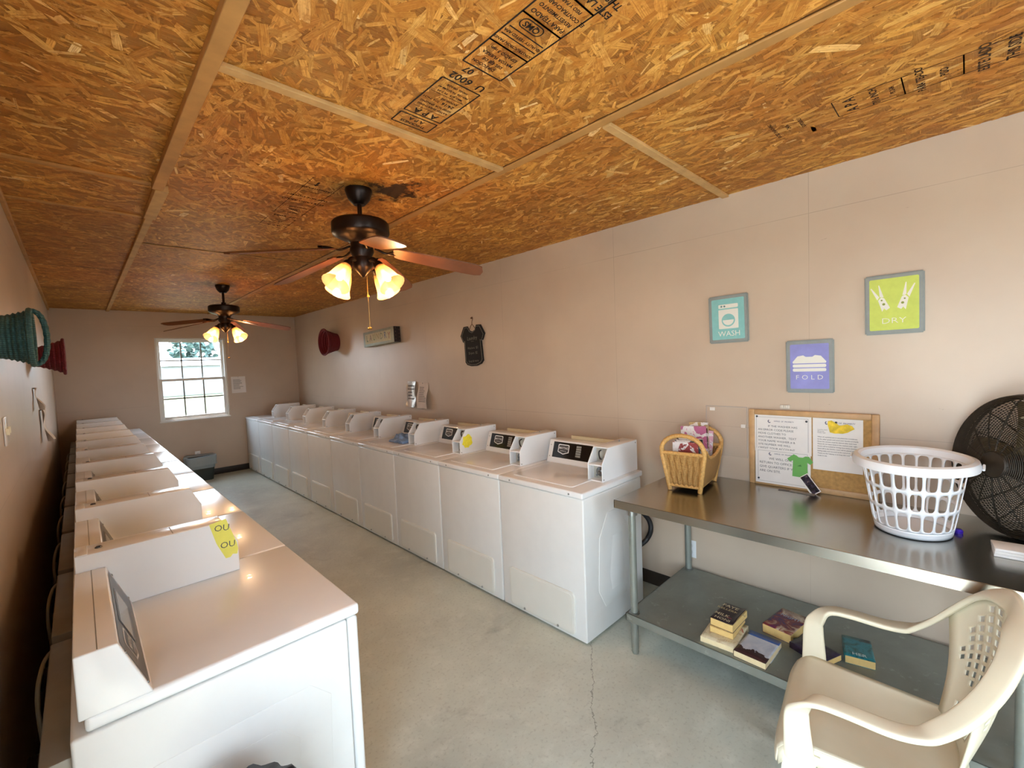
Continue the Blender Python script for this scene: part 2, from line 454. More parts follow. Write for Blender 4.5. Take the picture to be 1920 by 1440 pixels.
full = [
 (True, .075, [(.3, .020, 'THICKNESS', 0), (.7, .026, 'A P A', 0)]), (False, .02, []),
 (True, .25, [(.09, .040, 'A P A', 0), (.2, .001, '-', 0), (.28, .014, 'RATED SHEATHING', 0), (.37, .014, 'SIZED FOR SPACING', 0), (.48, .022, '24/16', -.2), (.48, .014, '7/16 INCH', .24), (.58, .014, 'EXPOSURE 1', -.1), (.66, .001, '-', 0), (.72, .013, 'MILL 419   PS 2-04', 0), (.81, .013, 'PRP-108  HUD-UM-40', 0), (.9, .013, 'PANEL GRADE', 0)]),
 (False, .06, [(.55, .042, 'U  6002', 0)]), (False, .05, [(.45, .036, '07', .22)]),
 (True, .13, [(.2, .016, 'DIRECCION', .1), (.4, .016, 'DEL EJE DE', 0), (.6, .016, 'MAYOR FUERZA', 0), (.82, .016, 'ESPACIO 3 mm', 0)]),
 (True, .14, [(.14, .014, 'CONSTRUCTION PANEL', 0), (.3, .0022, '-', 0), (.42, .014, 'QUALITY TESTED APA', 0), (.55, .0022, '-', 0), (.8, .028, 'QMS', .1), (.8, 0, 'O', .1)]),
 (True, .12, [(.18, .020, 'PARA TEJADO', 0), (.42, .017, 'REVESTIMIENTO', 0), (.63, .017, 'EL CONTRACHAPADO', 0), (.84, .015, 'PISO Y PARED', 0)]),
 (True, .09, [(.3, .028, 'ESTE LADO ABAJO', 0), (.72, .028, 'THIS SIDE DOWN', 0)]),
 (True, .1, [(.25, .022, 'SPACE 1/8 INCH', .1), (.75, .022, 'STRENGTH AXIS', .1), (.5, 0, '>', -.42)]),
 (True, .12, [(.25, .024, 'RECOMMENDED', 0), (.55, .020, 'AT ALL JOINTS', 0), (.8, .018, 'AND EDGES', 0)]),
]
stamp(1.035, .165, 1.60, full, STAMP, .0030)
faint = [(True, .22, [(.2, .030, 'A P A', 0), (.45, .018, 'RATED SHEATHING', 0), (.65, .02, '24/16', 0), (.85, .014, 'EXPOSURE 1', 0)]), (False, .1, [(.5, .034, '07  6002', 0)]),
  (True, .22, [(.2, .016, 'DEL EJE DE', 0), (.45, .024, 'QMS', 0), (.7, .016, 'MAYOR FUERZA', 0)]), (True, .22, [(.25, .026, 'ESTE LADO ABAJO', 0), (.6, .026, 'THIS SIDE DOWN', 0)]), (True, .2, [(.3, .022, 'STRENGTH AXIS', 0), (.65, 0, '>', .2)])]
stamp(1.005, .16, 3.30, faint, STAMP2, .0014)
stamp(2.29, .16, 3.75, faint[:3], STAMP2, .0012)
long = [(False, .2, [(.25, .018, 'RATED SHEATHING', 0), (.5, .02, '24/16', 0), (.75, .018, 'EXPOSURE 1', 0)]), (False, .07, []),
        (True, .21, [(.25, .05, 'A P A', 0), (.6, .03, '7/16 INCH', 0), (.85, .02, 'PS 2-04', 0)]), (True, .16, [(.3, .03, 'PARA TEJADO', 0), (.7, .03, 'PISO', 0)]), (True, .17, [(.3, .038, 'ESTE LADO', 0), (.7, .038, 'THIS SIDE', 0)]), (True, .12, [(.5, .04, 'QMS', 0), (.5, 0, 'O', 0)]), (True, .2, [(.3, .03, 'STRENGTH', 0), (.7, .03, 'AXIS', 0)])]
stamp(2.29, .155, .66, long, STAMP2, .002)

# ---- window in the end wall
VINYL = mat('white_vinyl', '#E9E7E2', .35)
def glass_material():
    m = NT('thin_window_glass'); m.n.remove(m.bsdf)
    t = m.n.new('ShaderNodeBsdfTransparent'); g = m.n.new('ShaderNodeBsdfGlossy'); g.inputs['Roughness'].default_value = .02
    f = m.n.new('ShaderNodeFresnel'); f.inputs['IOR'].default_value = 1.35
    x = m.n.new('ShaderNodeMixShader'); m.link(f.outputs[0], x.inputs[0]); m.link(t.outputs[0], x.inputs[1]); m.link(g.outputs[0], x.inputs[2])
    m.link(x.outputs[0], m.out.inputs[0]); return m.m
GLASS = glass_material()
win = bpy.data.objects.new('window_1', None); COL.objects.link(win); win.location = (0, YB, 0); win.rotation_euler = (0, 0, 0); struct(win)
def frame(b, x0, x1, z0, z1, w, y0, y1, bev=.003):
    b.box(x0, x0+w, y0, y1, z0, z1, bev); b.box(x1-w, x1, y0, y1, z0, z1, bev)
    b.box(x0+w, x1-w, y0, y1, z0, z0+w, bev); b.box(x0+w, x1-w, y0, y1, z1-w, z1, bev)
    return b
frame(MB(), WX0, WX1, WZ0, WZ1, .028, .02, .11).build('window_frame', VINYL, win)
zm = 1.605
for z0, z1, y in ((zm-.02, WZ1-.028, .07), (WZ0+.028, zm+.02, .035)):
    b = frame(MB(), WX0+.028, WX1-.028, z0, z1, .036, y, y+.03)
    o = b.build('sash', VINYL, win)
    xa, xb, za, zb = WX0+.064, WX1-.064, z0+.036, z1-.036
    b = MB()
    for k in (1, 2): b.box(xa+(xb-xa)*k/3-.010, xa+(xb-xa)*k/3+.010, y+.012, y+.02, za, zb)
    b.box(xa, xb, y+.012, y+.02, (za+zb)/2-.010, (za+zb)/2+.010)
    b.build('muntin_grid', mat('muntin_grey', '#8E8E89', .4), o)
    MB().quad((xa, y+.022, za), (xb, y+.022, za), (xb, y+.022, zb), (xa, y+.022, zb)).build('pane', GLASS, o)
MB().box(WX0-.01, WX1+.01, -.012, .03, WZ0-.018, WZ0+.004, .003).build('window_sill', VINYL, win)

# ---- glazed double door in the left wall and a window behind the camera: where the daylight comes from
door = bpy.data.objects.new('door_1', None); COL.objects.link(door); door.location = (XL, 0, 0); struct(door)
b = MB()
b.box(-.11, -.01, LY0, LY0+.05, 0, LZ1, .003).box(-.11, -.01, LY1-.05, LY1, 0, LZ1, .003).box(-.11, -.01, LY0+.05, LY1-.05, LZ1-.05, LZ1, .003)
b.build('door_frame', VINYL, door)
ym = (LY0+LY1)/2
for y0, y1, hy in ((LY0+.05, ym-.003, ym-.05), (ym+.003, LY1-.05, ym+.05)):
    b = MB(); z1 = LZ1-.05
    b.box(-.09, -.05, y0, y0+.07, .02, z1, .003).box(-.09, -.05, y1-.07, y1, .02, z1, .003).box(-.09, -.05, y0+.07, y1-.07, .02, .14, .003).box(-.09, -.05, y0+.07, y1-.07, z1-.07, z1, .003)
    o = b.build('door_leaf', VINYL, door)
    MB().quad((-.07, y0+.07, .14), (-.07, y1-.07, .14), (-.07, y1-.07, z1-.07), (-.07, y0+.07, z1-.07)).build('pane', GLASS, o)
    MB().tube([(-.045, hy, .95), (-.01, hy, .96), (-.01, hy, 1.13), (-.045, hy, 1.14)], .009).build('door_handle', STEEL, o)
win2 = bpy.data.objects.new('window_2', None); COL.objects.link(win2); win2.location = (0, YF, 0); struct(win2)
frame(MB(), DX0, DX1, DZ0, DZ1, .05, -.11, -.01).build('window_frame', VINYL, win2)
xm = (DX0+DX1)/2
MB().box(xm-.025, xm+.025, -.09, -.03, DZ0+.05, DZ1-.05, .003).build('mullion', VINYL, win2)
MB().quad((DX0+.05, -.07, DZ0+.05), (DX1-.05, -.07, DZ0+.05), (DX1-.05, -.07, DZ1-.05), (DX0+.05, -.07, DZ1-.05)).build('pane', GLASS, win2)

# ---- outside
def grass_material():
    m = NT('lawn_grass'); n = m.noise(m.tc(), 2.0, 6, .7); n2 = m.noise(m.mapping(m.tc(), scale=(.3, 1.2, 1)), .35, 3)
    c = m.ramp(n.outputs['Fac'], [(.3, hexc('#262E12')), (.7, hexc('#3A4420'))])
    c = m.mix(m.ramp(n2.outputs['Fac'], [(.45, (0, 0, 0)), (.65, (.7, .7, .7))]), c, hexc('#4c4a30'))
    m.set(color=c, rough=.9); return m.m
o = MB().box(-60, 60, -40, 90, -.35, -.12).build('lawn', grass_material(), smooth=False); struct(o)
GRAVEL = mat('pale_gravel', '#6f6a60', .9, var=.12, vscale=6)
struct(MB().box(-20, 20, YB+1.6, YB+4.2, -.13, -.10).build('gravel_path', GRAVEL))
struct(MB().box(-12, XL-.13, -14, 6, -.13, -.04).box(XL-.13, 12, -14, YF-.13, -.13, -.04).build('parking_apron', mat('pale_concrete', '#B4B4B0', .9, var=.08, vscale=3)))
sh = thing('metal_shed', 'long white metal shed with a pale roof across the lawn outside the window', 'shed', (5.4, 46, -.12))
MB().box(-11, 11, 0, 7, 0, 2.55, .02).build('wall', mat('white_metal_siding', '#8b8c8c', .5), sh)
MB().prism([(-.4, 2.5), (7.4, 2.5), (3.5, 3.25)], -11.4, 11.4, 'x').build('roof', mat('pale_metal_roof', '#D9DCDD', .4), sh, smooth=False)
b = MB()
for x in (-7, -2, 4): b.box(x, x+.9, -.05, .02, .9, 1.8)
b.build_each('window', mat('shed_glass', '#5d6a72', .2), sh)
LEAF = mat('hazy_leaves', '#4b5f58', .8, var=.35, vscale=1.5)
BARK = mat('bark', '#5f5145', .9, var=.2)
def tree(x, y, h, w, label, seed):
    t = thing('tree', label, 'tree', (x, y, -.12), 0, 'trees beyond the shed')
    MB().tube([(0, 0, 0), (.1, 0, h*.3), (0, .1, h*.6)], [.22, .17, .1], 8).build('trunk', BARK, t)
    r = random.Random(seed); b = MB()
    for k in range(420):
        a = r.uniform(0, 2*PI); rr = w*math.sqrt(r.random()); zz = h*(.3+.7*r.random())
        f = 1-((zz/h-.6)/.45)**2
        if f <= 0: continue
        c = V((rr*math.cos(a)*math.sqrt(f), rr*math.sin(a)*math.sqrt(f), zz)); s_ = r.uniform(.18, .42)
        M = T(*c) @ R(r.uniform(0, 6), 'Z') @ R(r.uniform(0, 6), 'X')
        b.add([(-s_, -s_*.6, 0), (s_*.2, -s_, .1), (s_, .1, 0), (.1, s_, .15), (-s_*.8, s_*.5, .05)], [(0, 1, 2), (0, 2, 3), (0, 3, 4)], M)
    b.build('foliage', LEAF, t, smooth=False)
tree(3.6, 58, 5.0, 1.7, 'hazy tree at the left of the window view, beyond the shed', 1)
tree(9.4, 60, 6.1, 2.4, 'broad hazy tree in the middle of the window view, beyond the shed', 2)
tree(14.6, 61, 6.4, 1.9, 'hazy tree at the right edge of the window view, beyond the shed', 3)
# ================================================================== WASHERS (right row)
NUM = ['first', 'second', 'third', 'fourth', 'fifth', 'sixth', 'seventh', 'eighth', 'ninth', 'tenth']
CREAM = mat('cream_panel', '#DEDDD5', .42, var=.015)
BADGE_D = mat('badge_grey', '#3a3a3c', .4)
LCD = mat('display_grey', '#8d979c', .15)
ACT = mat('keypad_grey', '#8a8984', .5)
def on_slant(P0, U, Rr):           # point on a slanted face: P0 + Rr*a + U*b
    return lambda a, b, off=0: V(P0)+V(Rr)*a+V(U)*b+V(Rr).cross(V(U))*off
def shield(b, f, a, c, w, h, off):
    pts = [(-.5, .42), (-.42, .5), (.42, .5), (.5, .42), (.5, -.28), (.0, -.5), (-.5, -.28)]
    b.add([f(a+x*w, c+y*h, off) for x, y in pts], [tuple(range(7))])
def badge(f, a, c, w, h, par):
    b = MB(); shield(b, f, a, c, w, h, .0016)
    shield(b, f, a, c, w*.86, h*.82, .0022)
    b.bm.faces.ensure_lookup_table(); b.bm.faces[1].material_index = 1
    nf = len(b.bm.faces)
    b.text('MAYTAG', f(a, c+h*.12), f(1, 0)-f(0, 0), f(0, 1)-f(0, 0), h*.30, off=.003, weight=.015, width=.9)
    b.text('COMMERCIAL', f(a, c-h*.16), f(1, 0)-f(0, 0), f(0, 1)-f(0, 0), h*.14, off=.003, width=.9)
    return b.build('badge', [WH, BADGE_D], par, smooth=False, recalc=False)

WP = .719
def make_washer(label, loc, group):
    t = thing('washing_machine', label, 'washing machine', loc, 0, group)
    b = MB().box(0, .652, .004, .715, .012, .875, .009, 3)
    for sy, d in ((.004, -1), (.715, 1)):                         # pressed flutes on the sides
        y0, y1 = (sy-.0032, sy+.002) if d < 0 else (sy-.002, sy+.0028)
        b.prism([(.20, .16), (.44, .16), (.50, .28), (.47, .60), (.36, .74), (.24, .74), (.15, .60), (.13, .28)], y0, y1, 'y', .003, 2)
        b.prism([(.27, .24), (.40, .24), (.42, .34), (.40, .58), (.29, .58), (.25, .34)], y0-.0005, y1+.0005, 'y', .003, 2)
    b.build('cabinet', WH2, t)
    tp = MB().box(-.008, .674, .0015, .7175, .877, .914, .009, 3).build('top_panel', WH, t)
    b = MB()
    for y in (.10, .605):
        b.lathe([(.0, .003), (.0055, .002), (.006, 0)], 10, T(-.0085, y, .895) @ R(-PI/2, 'Y'))
    b.build_each('screw', STEEL, tp)
    MB().prism(rrect(.055, .485, .125, .64, .02, 4), .912, .9195, 'z', .0035, 2).build('lid', WH, t)
    c = MB().prism([(.503, .912), (.503, .925), (.553, 1.078), (.66, 1.078), (.66, .912)], .152, .716, 'y', .004, 2).build('console', WH, t)
    U = V((.05, 0, .153)).normalized()
    f = on_slant((.503, .716, .925), U, (0, -1, 0))     # a runs from the far end towards the coin box
    b = MB().add([f(.045, .030, .0012), f(.562, .030, .0012), f(.562, .148, .0012), f(.045, .148, .0012)], [(0, 1, 2, 3)])
    b.build('display_panel', DARK, c, smooth=False, recalc=False)
    badge(f, .145, .095, .105, .076, c)
    b = MB()
    for k in range(5): b.add([f(.262, .052+k*.017, .002), f(.306, .052+k*.017, .002), f(.306, .066+k*.017, .002), f(.262, .066+k*.017, .002)], [(0, 1, 2, 3)])
    b.build('keypad', ACT, c, smooth=False, recalc=False)
    b = MB()
    for a_, q in ((.02, .035), (.02, .12)): b.lathe([(.0, .002), (.004, .0015), (.0045, 0)], 8, Matrix.Translation(f(a_, q, 0)) @ R(-1.25, 'Y'))
    b.build_each('screw', STEEL, c)
    # coin box: hollow front with two bays
    prof = [(.255, .914), (.255, 1.022), (.325, 1.122), (.676, 1.122), (.676, .914)]
    b = MB().prism(prof, .040, .046, 'y', .002, 1).prism(prof, .146, .152, 'y', .002, 1)
    b.box(.322, .676, .045, .147, 1.115, 1.122, .001).box(.670, .676, .045, .147, .914, 1.12).box(.258, .66, .045, .147, .914, .921)
    b.box(.258, .36, .045, .147, 1.012, 1.022, .002)
    bx = b.build('coin_box', WH, t)
    MB().box(.318, .322, .046, .146, .921, 1.012).box(.352, .356, .046, .146, 1.022, 1.115).build('face_plate', mat('satin_plate', '#B7B2A6', .4, .5), bx)
    b = MB().lathe([(.0, .012), (.012, .012), (.018, .006), (.03, .004), (.032, 0)], 20, T(.318, .096, .965) @ R(-PI/2, 'Y'))
    b.box(.296, .308, .088, .104, .961, .969, .002)
    b.lathe([(0, .004), (.007, .004), (.007, 0)], 12, T(.318, .124, .938) @ R(-PI/2, 'Y'))
    b.build('coin_lock', mat('chrome_lock', '#8b8d8f', .25, 1), bx)
    b = MB().tube(cr([(.352, .112, 1.095), (.332, .112, 1.09), (.328, .112, 1.07), (.338, .112, 1.045), (.352, .112, 1.035)], 4), .005, 8)
    b.box(.346, .353, .06, .088, 1.05, 1.056)
    b.build('coin_slot', mat('dark_chrome', '#57585a', .3, 1), bx)
    b = MB()
    for x, z in ((.27, .928), (.655, 1.105)): b.lathe([(0, .002), (.0045, .0015), (.005, 0)], 8, T(x, .04, z) @ R(PI/2, 'X'))
    b.lathe([(0, .010), (.004, .010), (.005, 0)], 8, T(.55, .1, 1.122))
    b.build_each('screw', STEEL, bx)
    MB().box(.665, .684, .19, .60, .96, 1.10, .003).build('rear_plate', BEIGE, t)
    ap = MB().prism(rrect(.083, .638, .036, .296, .028, 5), -.0125, .002, 'x', .005, 3)
    ap.prism(rrect(.098, .623, .048, .283, .022, 5), -.0135, -.010, 'x', .001, 1)
    ap = ap.build('access_panel', CREAM, t)
    b = MB()
    for y in (.215, .50): b.lathe([(0, .008), (.004, .008), (.0075, .004), (.008, 0)], 10, T(-.0125, y, .05) @ R(-PI/2, 'Y'))
    b.build_each('screw', STEEL, ap)
    b = MB()
    for x in (.06, .55):
        for y in (.07, .65): b.lathe([(.018, 0), (.018, .013)], 10, T(x, y, 0))
    b.build_each('levelling_foot', mat('black_rubber', '#16161a', .7), t)
    return t
WY = 1.5441; WX = 2.040
wl = ['white coin washer at the near end of the right row, beside the steel table',
      'second white coin washer from the steel table, black display showing beside its coin box',
      'third white coin washer from the steel table, yellow note on its coin box',
      'fourth white coin washer from the steel table, blue cloth lying on its lid',
      'fifth white coin washer from the steel table, below the two papers on the wall',
      'sixth white coin washer from the steel table along the right wall',
      'seventh white coin washer from the steel table, fourth from the end wall',
      'third white coin washer counting from the end wall, below the red wall basket',
      'second white coin washer counting from the end wall with the window',
      'white coin washer at the far end of the right row, touching the end wall']
w0 = make_washer(wl[0], (WX, WY, 0), 'washers along the right wall')
for i in range(1, 10): dup(w0, (WX, WY+WP*i, 0), 0, wl[i])

# ================================================================== DRYERS (left row)
DP = .723
CABLE = mat('pale_cable', '#B9B4A6', .5)
DUCT = mat('foil_duct', '#8c8a86', .4, .8, var=.2, vscale=30)
REAR = mat('grey_galvanised', '#8f887c', .5, .3, var=.12)
def make_dryer(label, loc, group):
    t = thing('clothes_dryer', label, 'clothes dryer', loc, 0, group)
    b = MB().box(-.680, -.036, .005, .718, .012, .873, .008, 3)
    b.prism([(-.60, .10), (-.12, .10), (-.10, .66), (-.16, .72), (-.56, .72), (-.62, .66)], .0035, .008, 'y', .002, 2)
    b.prism([(-.52, .18), (-.22, .18), (-.20, .58), (-.26, .64), (-.48, .64), (-.54, .58)], .0025, .008, 'y', .002, 2)
    b.build('cabinet', WH2, t)
    fp = MB().box(-.033, .0, .004, .719, .012, .874, .010, 3).build('front_panel', WH2, t)
    d = MB().prism(rrect(.10, .62, .30, .78, .05, 6), -.004, .016, 'x', .006, 3).build('door', WH, t)
    MB().prism(rrect(.53, .60, .47, .62, .02, 4), .014, .03, 'x', .005, 2).build('door_handle', mat('pale_grey_plastic', '#B9B9B6', .4), d)
    MB().prism(rrect(.07, .65, .03, .26, .03, 5), -.003, .008, 'x', .004, 2).build('access_panel', CREAM, t)
    MB().box(-.6545, .006, .0015, .7215, .877, .914, .010, 4).build('top_panel', WH, t)
    b = MB().prism([(-.528, .912), (-.531, .920), (-.587, 1.064), (-.664, 1.064), (-.664, .912)], .0, .604, 'y', .004, 3)
    c = b.build('console', WH, t)
    MB().box(-.6235, -.6215, .004, .602, 1.0635, 1.0645).build('seam', ACT, c)
    U = V((-.056, 0, .144)).normalized()
    f = on_slant((-.531, .0, .920), U, (0, 1, 0))        # a runs from the near end away
    MB().add([f(.014, .010, .001), f(.575, .010, .001), f(.575, .146, .001), f(.014, .146, .001)], [(0, 1, 2, 3)]).build('display_panel', mat('charcoal_panel', '#3d4145', .3), c, smooth=False, recalc=False)
    b = MB().add([f(.20, .055, .0022), f(.44, .055, .0022), f(.44, .120, .0022), f(.20, .120, .0022)], [(0, 1, 2, 3)])
    b.build('display', LCD, c, smooth=False, recalc=False)
    b = MB().add([f(.19, .042, .0018), f(.45, .042, .0018), f(.45, .128, .0018), f(.19, .128, .0018)], [(0, 1, 2, 3)])
    b.build('display_bezel', DARK, c, smooth=False, recalc=False)
    badge(f, .115, .080, .105, .074, c)
    b = MB()
    for a_, q in ((.007, .02), (.007, .12), (.595, .02), (.595, .12)): b.lathe([(0, .003), (.004, .002), (.0045, 0)], 8, Matrix.Translation(f(a_, q, 0)) @ R(1.2, 'Y'))
    b.build_each('screw', STEEL, c)
    prof = [(-.660, .914), (-.660, 1.117), (-.245, 1.117), (-.202, 1.03), (-.202, .914)]
    b = MB().prism(prof, .604, .610, 'y', .002, 1).prism(prof, .709, .716, 'y', .002, 1)
    b.box(-.660, -.245, .608, .711, 1.110, 1.117, .001).box(-.660, -.654, .608, .711, .914, 1.115).box(-.65, -.205, .608, .711, .914, .921)
    b.box(-.30, -.206, .608, .711, 1.018, 1.028, .002).box(-.655, -.628, .606, .714, 1.114, 1.1185, .001)
    bx = b.build('coin_box', WH, t)
    MB().box(-.27, -.266, .609, .710, .921, 1.018).box(-.304, -.30, .609, .710, 1.028, 1.11).build('face_plate', MATS['satin_plate'], bx)
    b = MB().lathe([(.0, .012), (.012, .012), (.018, .006), (.03, .004), (.032, 0)], 20, T(-.266, .66, .968) @ R(PI/2, 'Y'))
    b.build('coin_lock', MATS['chrome_lock'], bx)
    MB().lathe([(0, .004), (.008, .004), (.010, .002), (.010, 0)], 14, T(-.60, .66, 1.117)).box(-.606, -.594, .657, .663, 1.12, 1.1225).build('cam_lock', MATS['dark_chrome'], bx)
    MB().box(-.4035, -.4005, .613, .706, 1.1165, 1.1178).build('seam', ACT, bx)
    b = MB().box(-.735, -.678, .03, .695, .06, .825, .006)
    rh = b.build('rear_cover', REAR, t)
    b = MB(); pts = cr([(-.70, .36, .20), (-.76, .36, .20), (-.80, .36, .20), (-.845, .36, .20)], 10)
    b.tube(pts, [.05+.004*(k % 2) for k in range(len(pts))], 14)
    b.build('vent_duct', DUCT, t)
    b = MB().tube(cr([(-.734, .14, .74), (-.760, .06, .73), (-.775, -.02, .66), (-.772, -.02, .50), (-.77, .10, .30), (-.765, .2, .1)], 8), .006, 8)
    b.build('power_cord', CABLE, t)
    b = MB()
    for x in (-.62, -.08):
        for y in (.07, .65): b.lathe([(.018, 0), (.018, .013)], 10, T(x, y, 0))
    b.build_each('levelling_foot', MATS['black_rubber'], t)
    return t
DY = 1.4049; DXF = .6145
dl = ['white coin dryer at the near end of the left row, its whole side in view',
      'second white coin dryer of the left row, just behind the box with the yellow sign',
      'third white coin dryer from the near end of the left row',
      'fourth white coin dryer from the near end of the left row',
      'fifth white coin dryer from the near end of the left row',
      'sixth white coin dryer of the left row, fifth counting from the end wall',
      'fourth white coin dryer of the left row counting from the end wall',
      'third white coin dryer of the left row counting from the end wall',
      'second white coin dryer of the left row counting from the end wall',
      'white coin dryer at the far end of the left row, nearest the window']
d0 = make_dryer(dl[0], (DXF, DY, 0), 'dryers along the left wall')
for i in range(1, 10): dup(d0, (DXF, DY+DP*i, 0), 0, dl[i])

# yellow notices, cloth
YEL = mat('yellow_paper', '#E9E36A', .75, var=.04, vscale=30)
t = thing('yellow_notice', 'torn yellow paper sign taped over the corner of the nearest dryer coin box', 'paper sign', (DXF-.205, DY+.604, .914))
def sheet(b, x0, x1, z0, z1, y, jag=0, n=10, amp=.0015, seed=0):
    r = random.Random(seed)
    P = [(x0+(x1-x0)*k/n, z0+r.uniform(-jag, jag)) for k in range(n+1)]+[(x1-(x1-x0)*k/n, z1+r.uniform(-jag, jag)) for k in range(n+1)]
    b.prism(P, y-.0006, y+.0006, 'y'); return b
b = MB().prism([(-.088, .205), (-.033, .214), (-.002, .112), (.0015, .085), (-.003, .066), (-.018, .070), (-.026, .060), (-.042, .060), (-.066, .118), (-.070, .13)], -.0012, -.0003, 'y')
b.build('sheet', YEL, t)
b = MB()
b.text('OU', (-.022, -.0013, .178), (1, 0, -.12), (.12, 0, 1), .034, 'RIGHT'); b.text('OU', (-.006, -.0013, .110), (1, 0, -.05), (.05, 0, 1), .034, 'RIGHT')
b.build('lettering', INK, t, smooth=False, recalc=False)
n = thing('sticky_note', 'crinkled yellow sticky note on the coin box of the third washer', 'sticky note', (WX+.335, WY+2*WP+.0375, 1.02))
b = MB()
pts = []
r = random.Random(3)
for k in range(18):
    a = 2*PI*k/18; rr = .05*(1+.18*r.uniform(-1, 1)); pts.append((rr*math.cos(a)*1.05, rr*math.sin(a)*1.15))
b.prism(pts, -.0015, .0, 'y').build('paper', mat('bright_yellow_paper', '#F0E23C', .7, var=.12, vscale=60), n)

cl = MB()
def cloth(u, v):
    x, y = (u-.5)*.20, (v-.5)*.26
    e = max(0, 1-((u-.5)*2)**2)*max(0, 1-((v-.5)*2)**2)
    h = .012+.075*e**.6*(.55+.9*abs(noise.noise(V((u*3.3, v*3.1, 2.2)))))+.02*e*noise.noise(V((u*9, v*9, 5)))
    return V((x+.03*noise.noise(V((u*4, v*4, 9))), y+.03*noise.noise(V((u*4, v*4, 14))), h if e > .01 else .003))
cl.grid(cloth, 36, 36)
o = cl.build('cleaning_cloth', mat('blue_cloth', '#7E98BE', .9, var=.22, vscale=25, bump=.4, bscale=300), solid=.003, angle=180)
o.location = (WX+.30, WY+3*WP+.31, .9195); tag(o, 'crumpled blue cloth lying on the lid of the fourth washer', 'cloth')
# black drain hose behind the last washer
o = MB().tube(cr([(2.74, 1.66, .62), (2.80, 1.63, .60), (2.86, 1.59, .52), (2.86, 1.575, .45), (2.85, 1.60, .38), (2.80, 1.63, .34), (2.73, 1.66, .30)], 10), .017, 12).build('drain_hose', mat('black_hose', '#17171a', .5))
tag(o, 'black rubber hose looping out behind the washer nearest the steel table', 'hose')
# ================================================================== CEILING FANS
BRONZE = mat('oil_rubbed_bronze', '#22150e', .35, .6, var=.2)
BLADE = mat('blade_walnut', '#6e452f', .42, var=.25, vscale=6)
def glow(name, col, strength):
    m = NT(name); m.set(color=hexc('#FFF0D0'), rough=.4, ecol=hexc(col), estr=strength); return m.m
BULB = glow('lit_bulb', '#FFC27A', 9)
def shade_material():
    m = NT('frosted_amber_glass')
    m.set(color=hexc('#FFDFA8'), rough=.35, trans=.75, ior=1.15, spec=.4)
    t = m.n.new('ShaderNodeBsdfTranslucent'); t.inputs['Color'].default_value = hexc('#F5B874')
    tr = m.n.new('ShaderNodeBsdfTransparent'); tr.inputs['Color'].default_value = hexc('#FFD9A0')
    x = m.n.new('ShaderNodeMixShader'); x.inputs[0].default_value = .45
    x2 = m.n.new('ShaderNodeMixShader'); x2.inputs[0].default_value = .22
    m.link(t.outputs[0], x.inputs[1]); m.link(tr.outputs[0], x.inputs[2])
    m.link(x.outputs[0], x2.inputs[1]); m.link(m.bsdf.outputs[0], x2.inputs[2])
    m.link(x2.outputs[0], m.out.inputs[0]); return m.m
SHADE = shade_material()
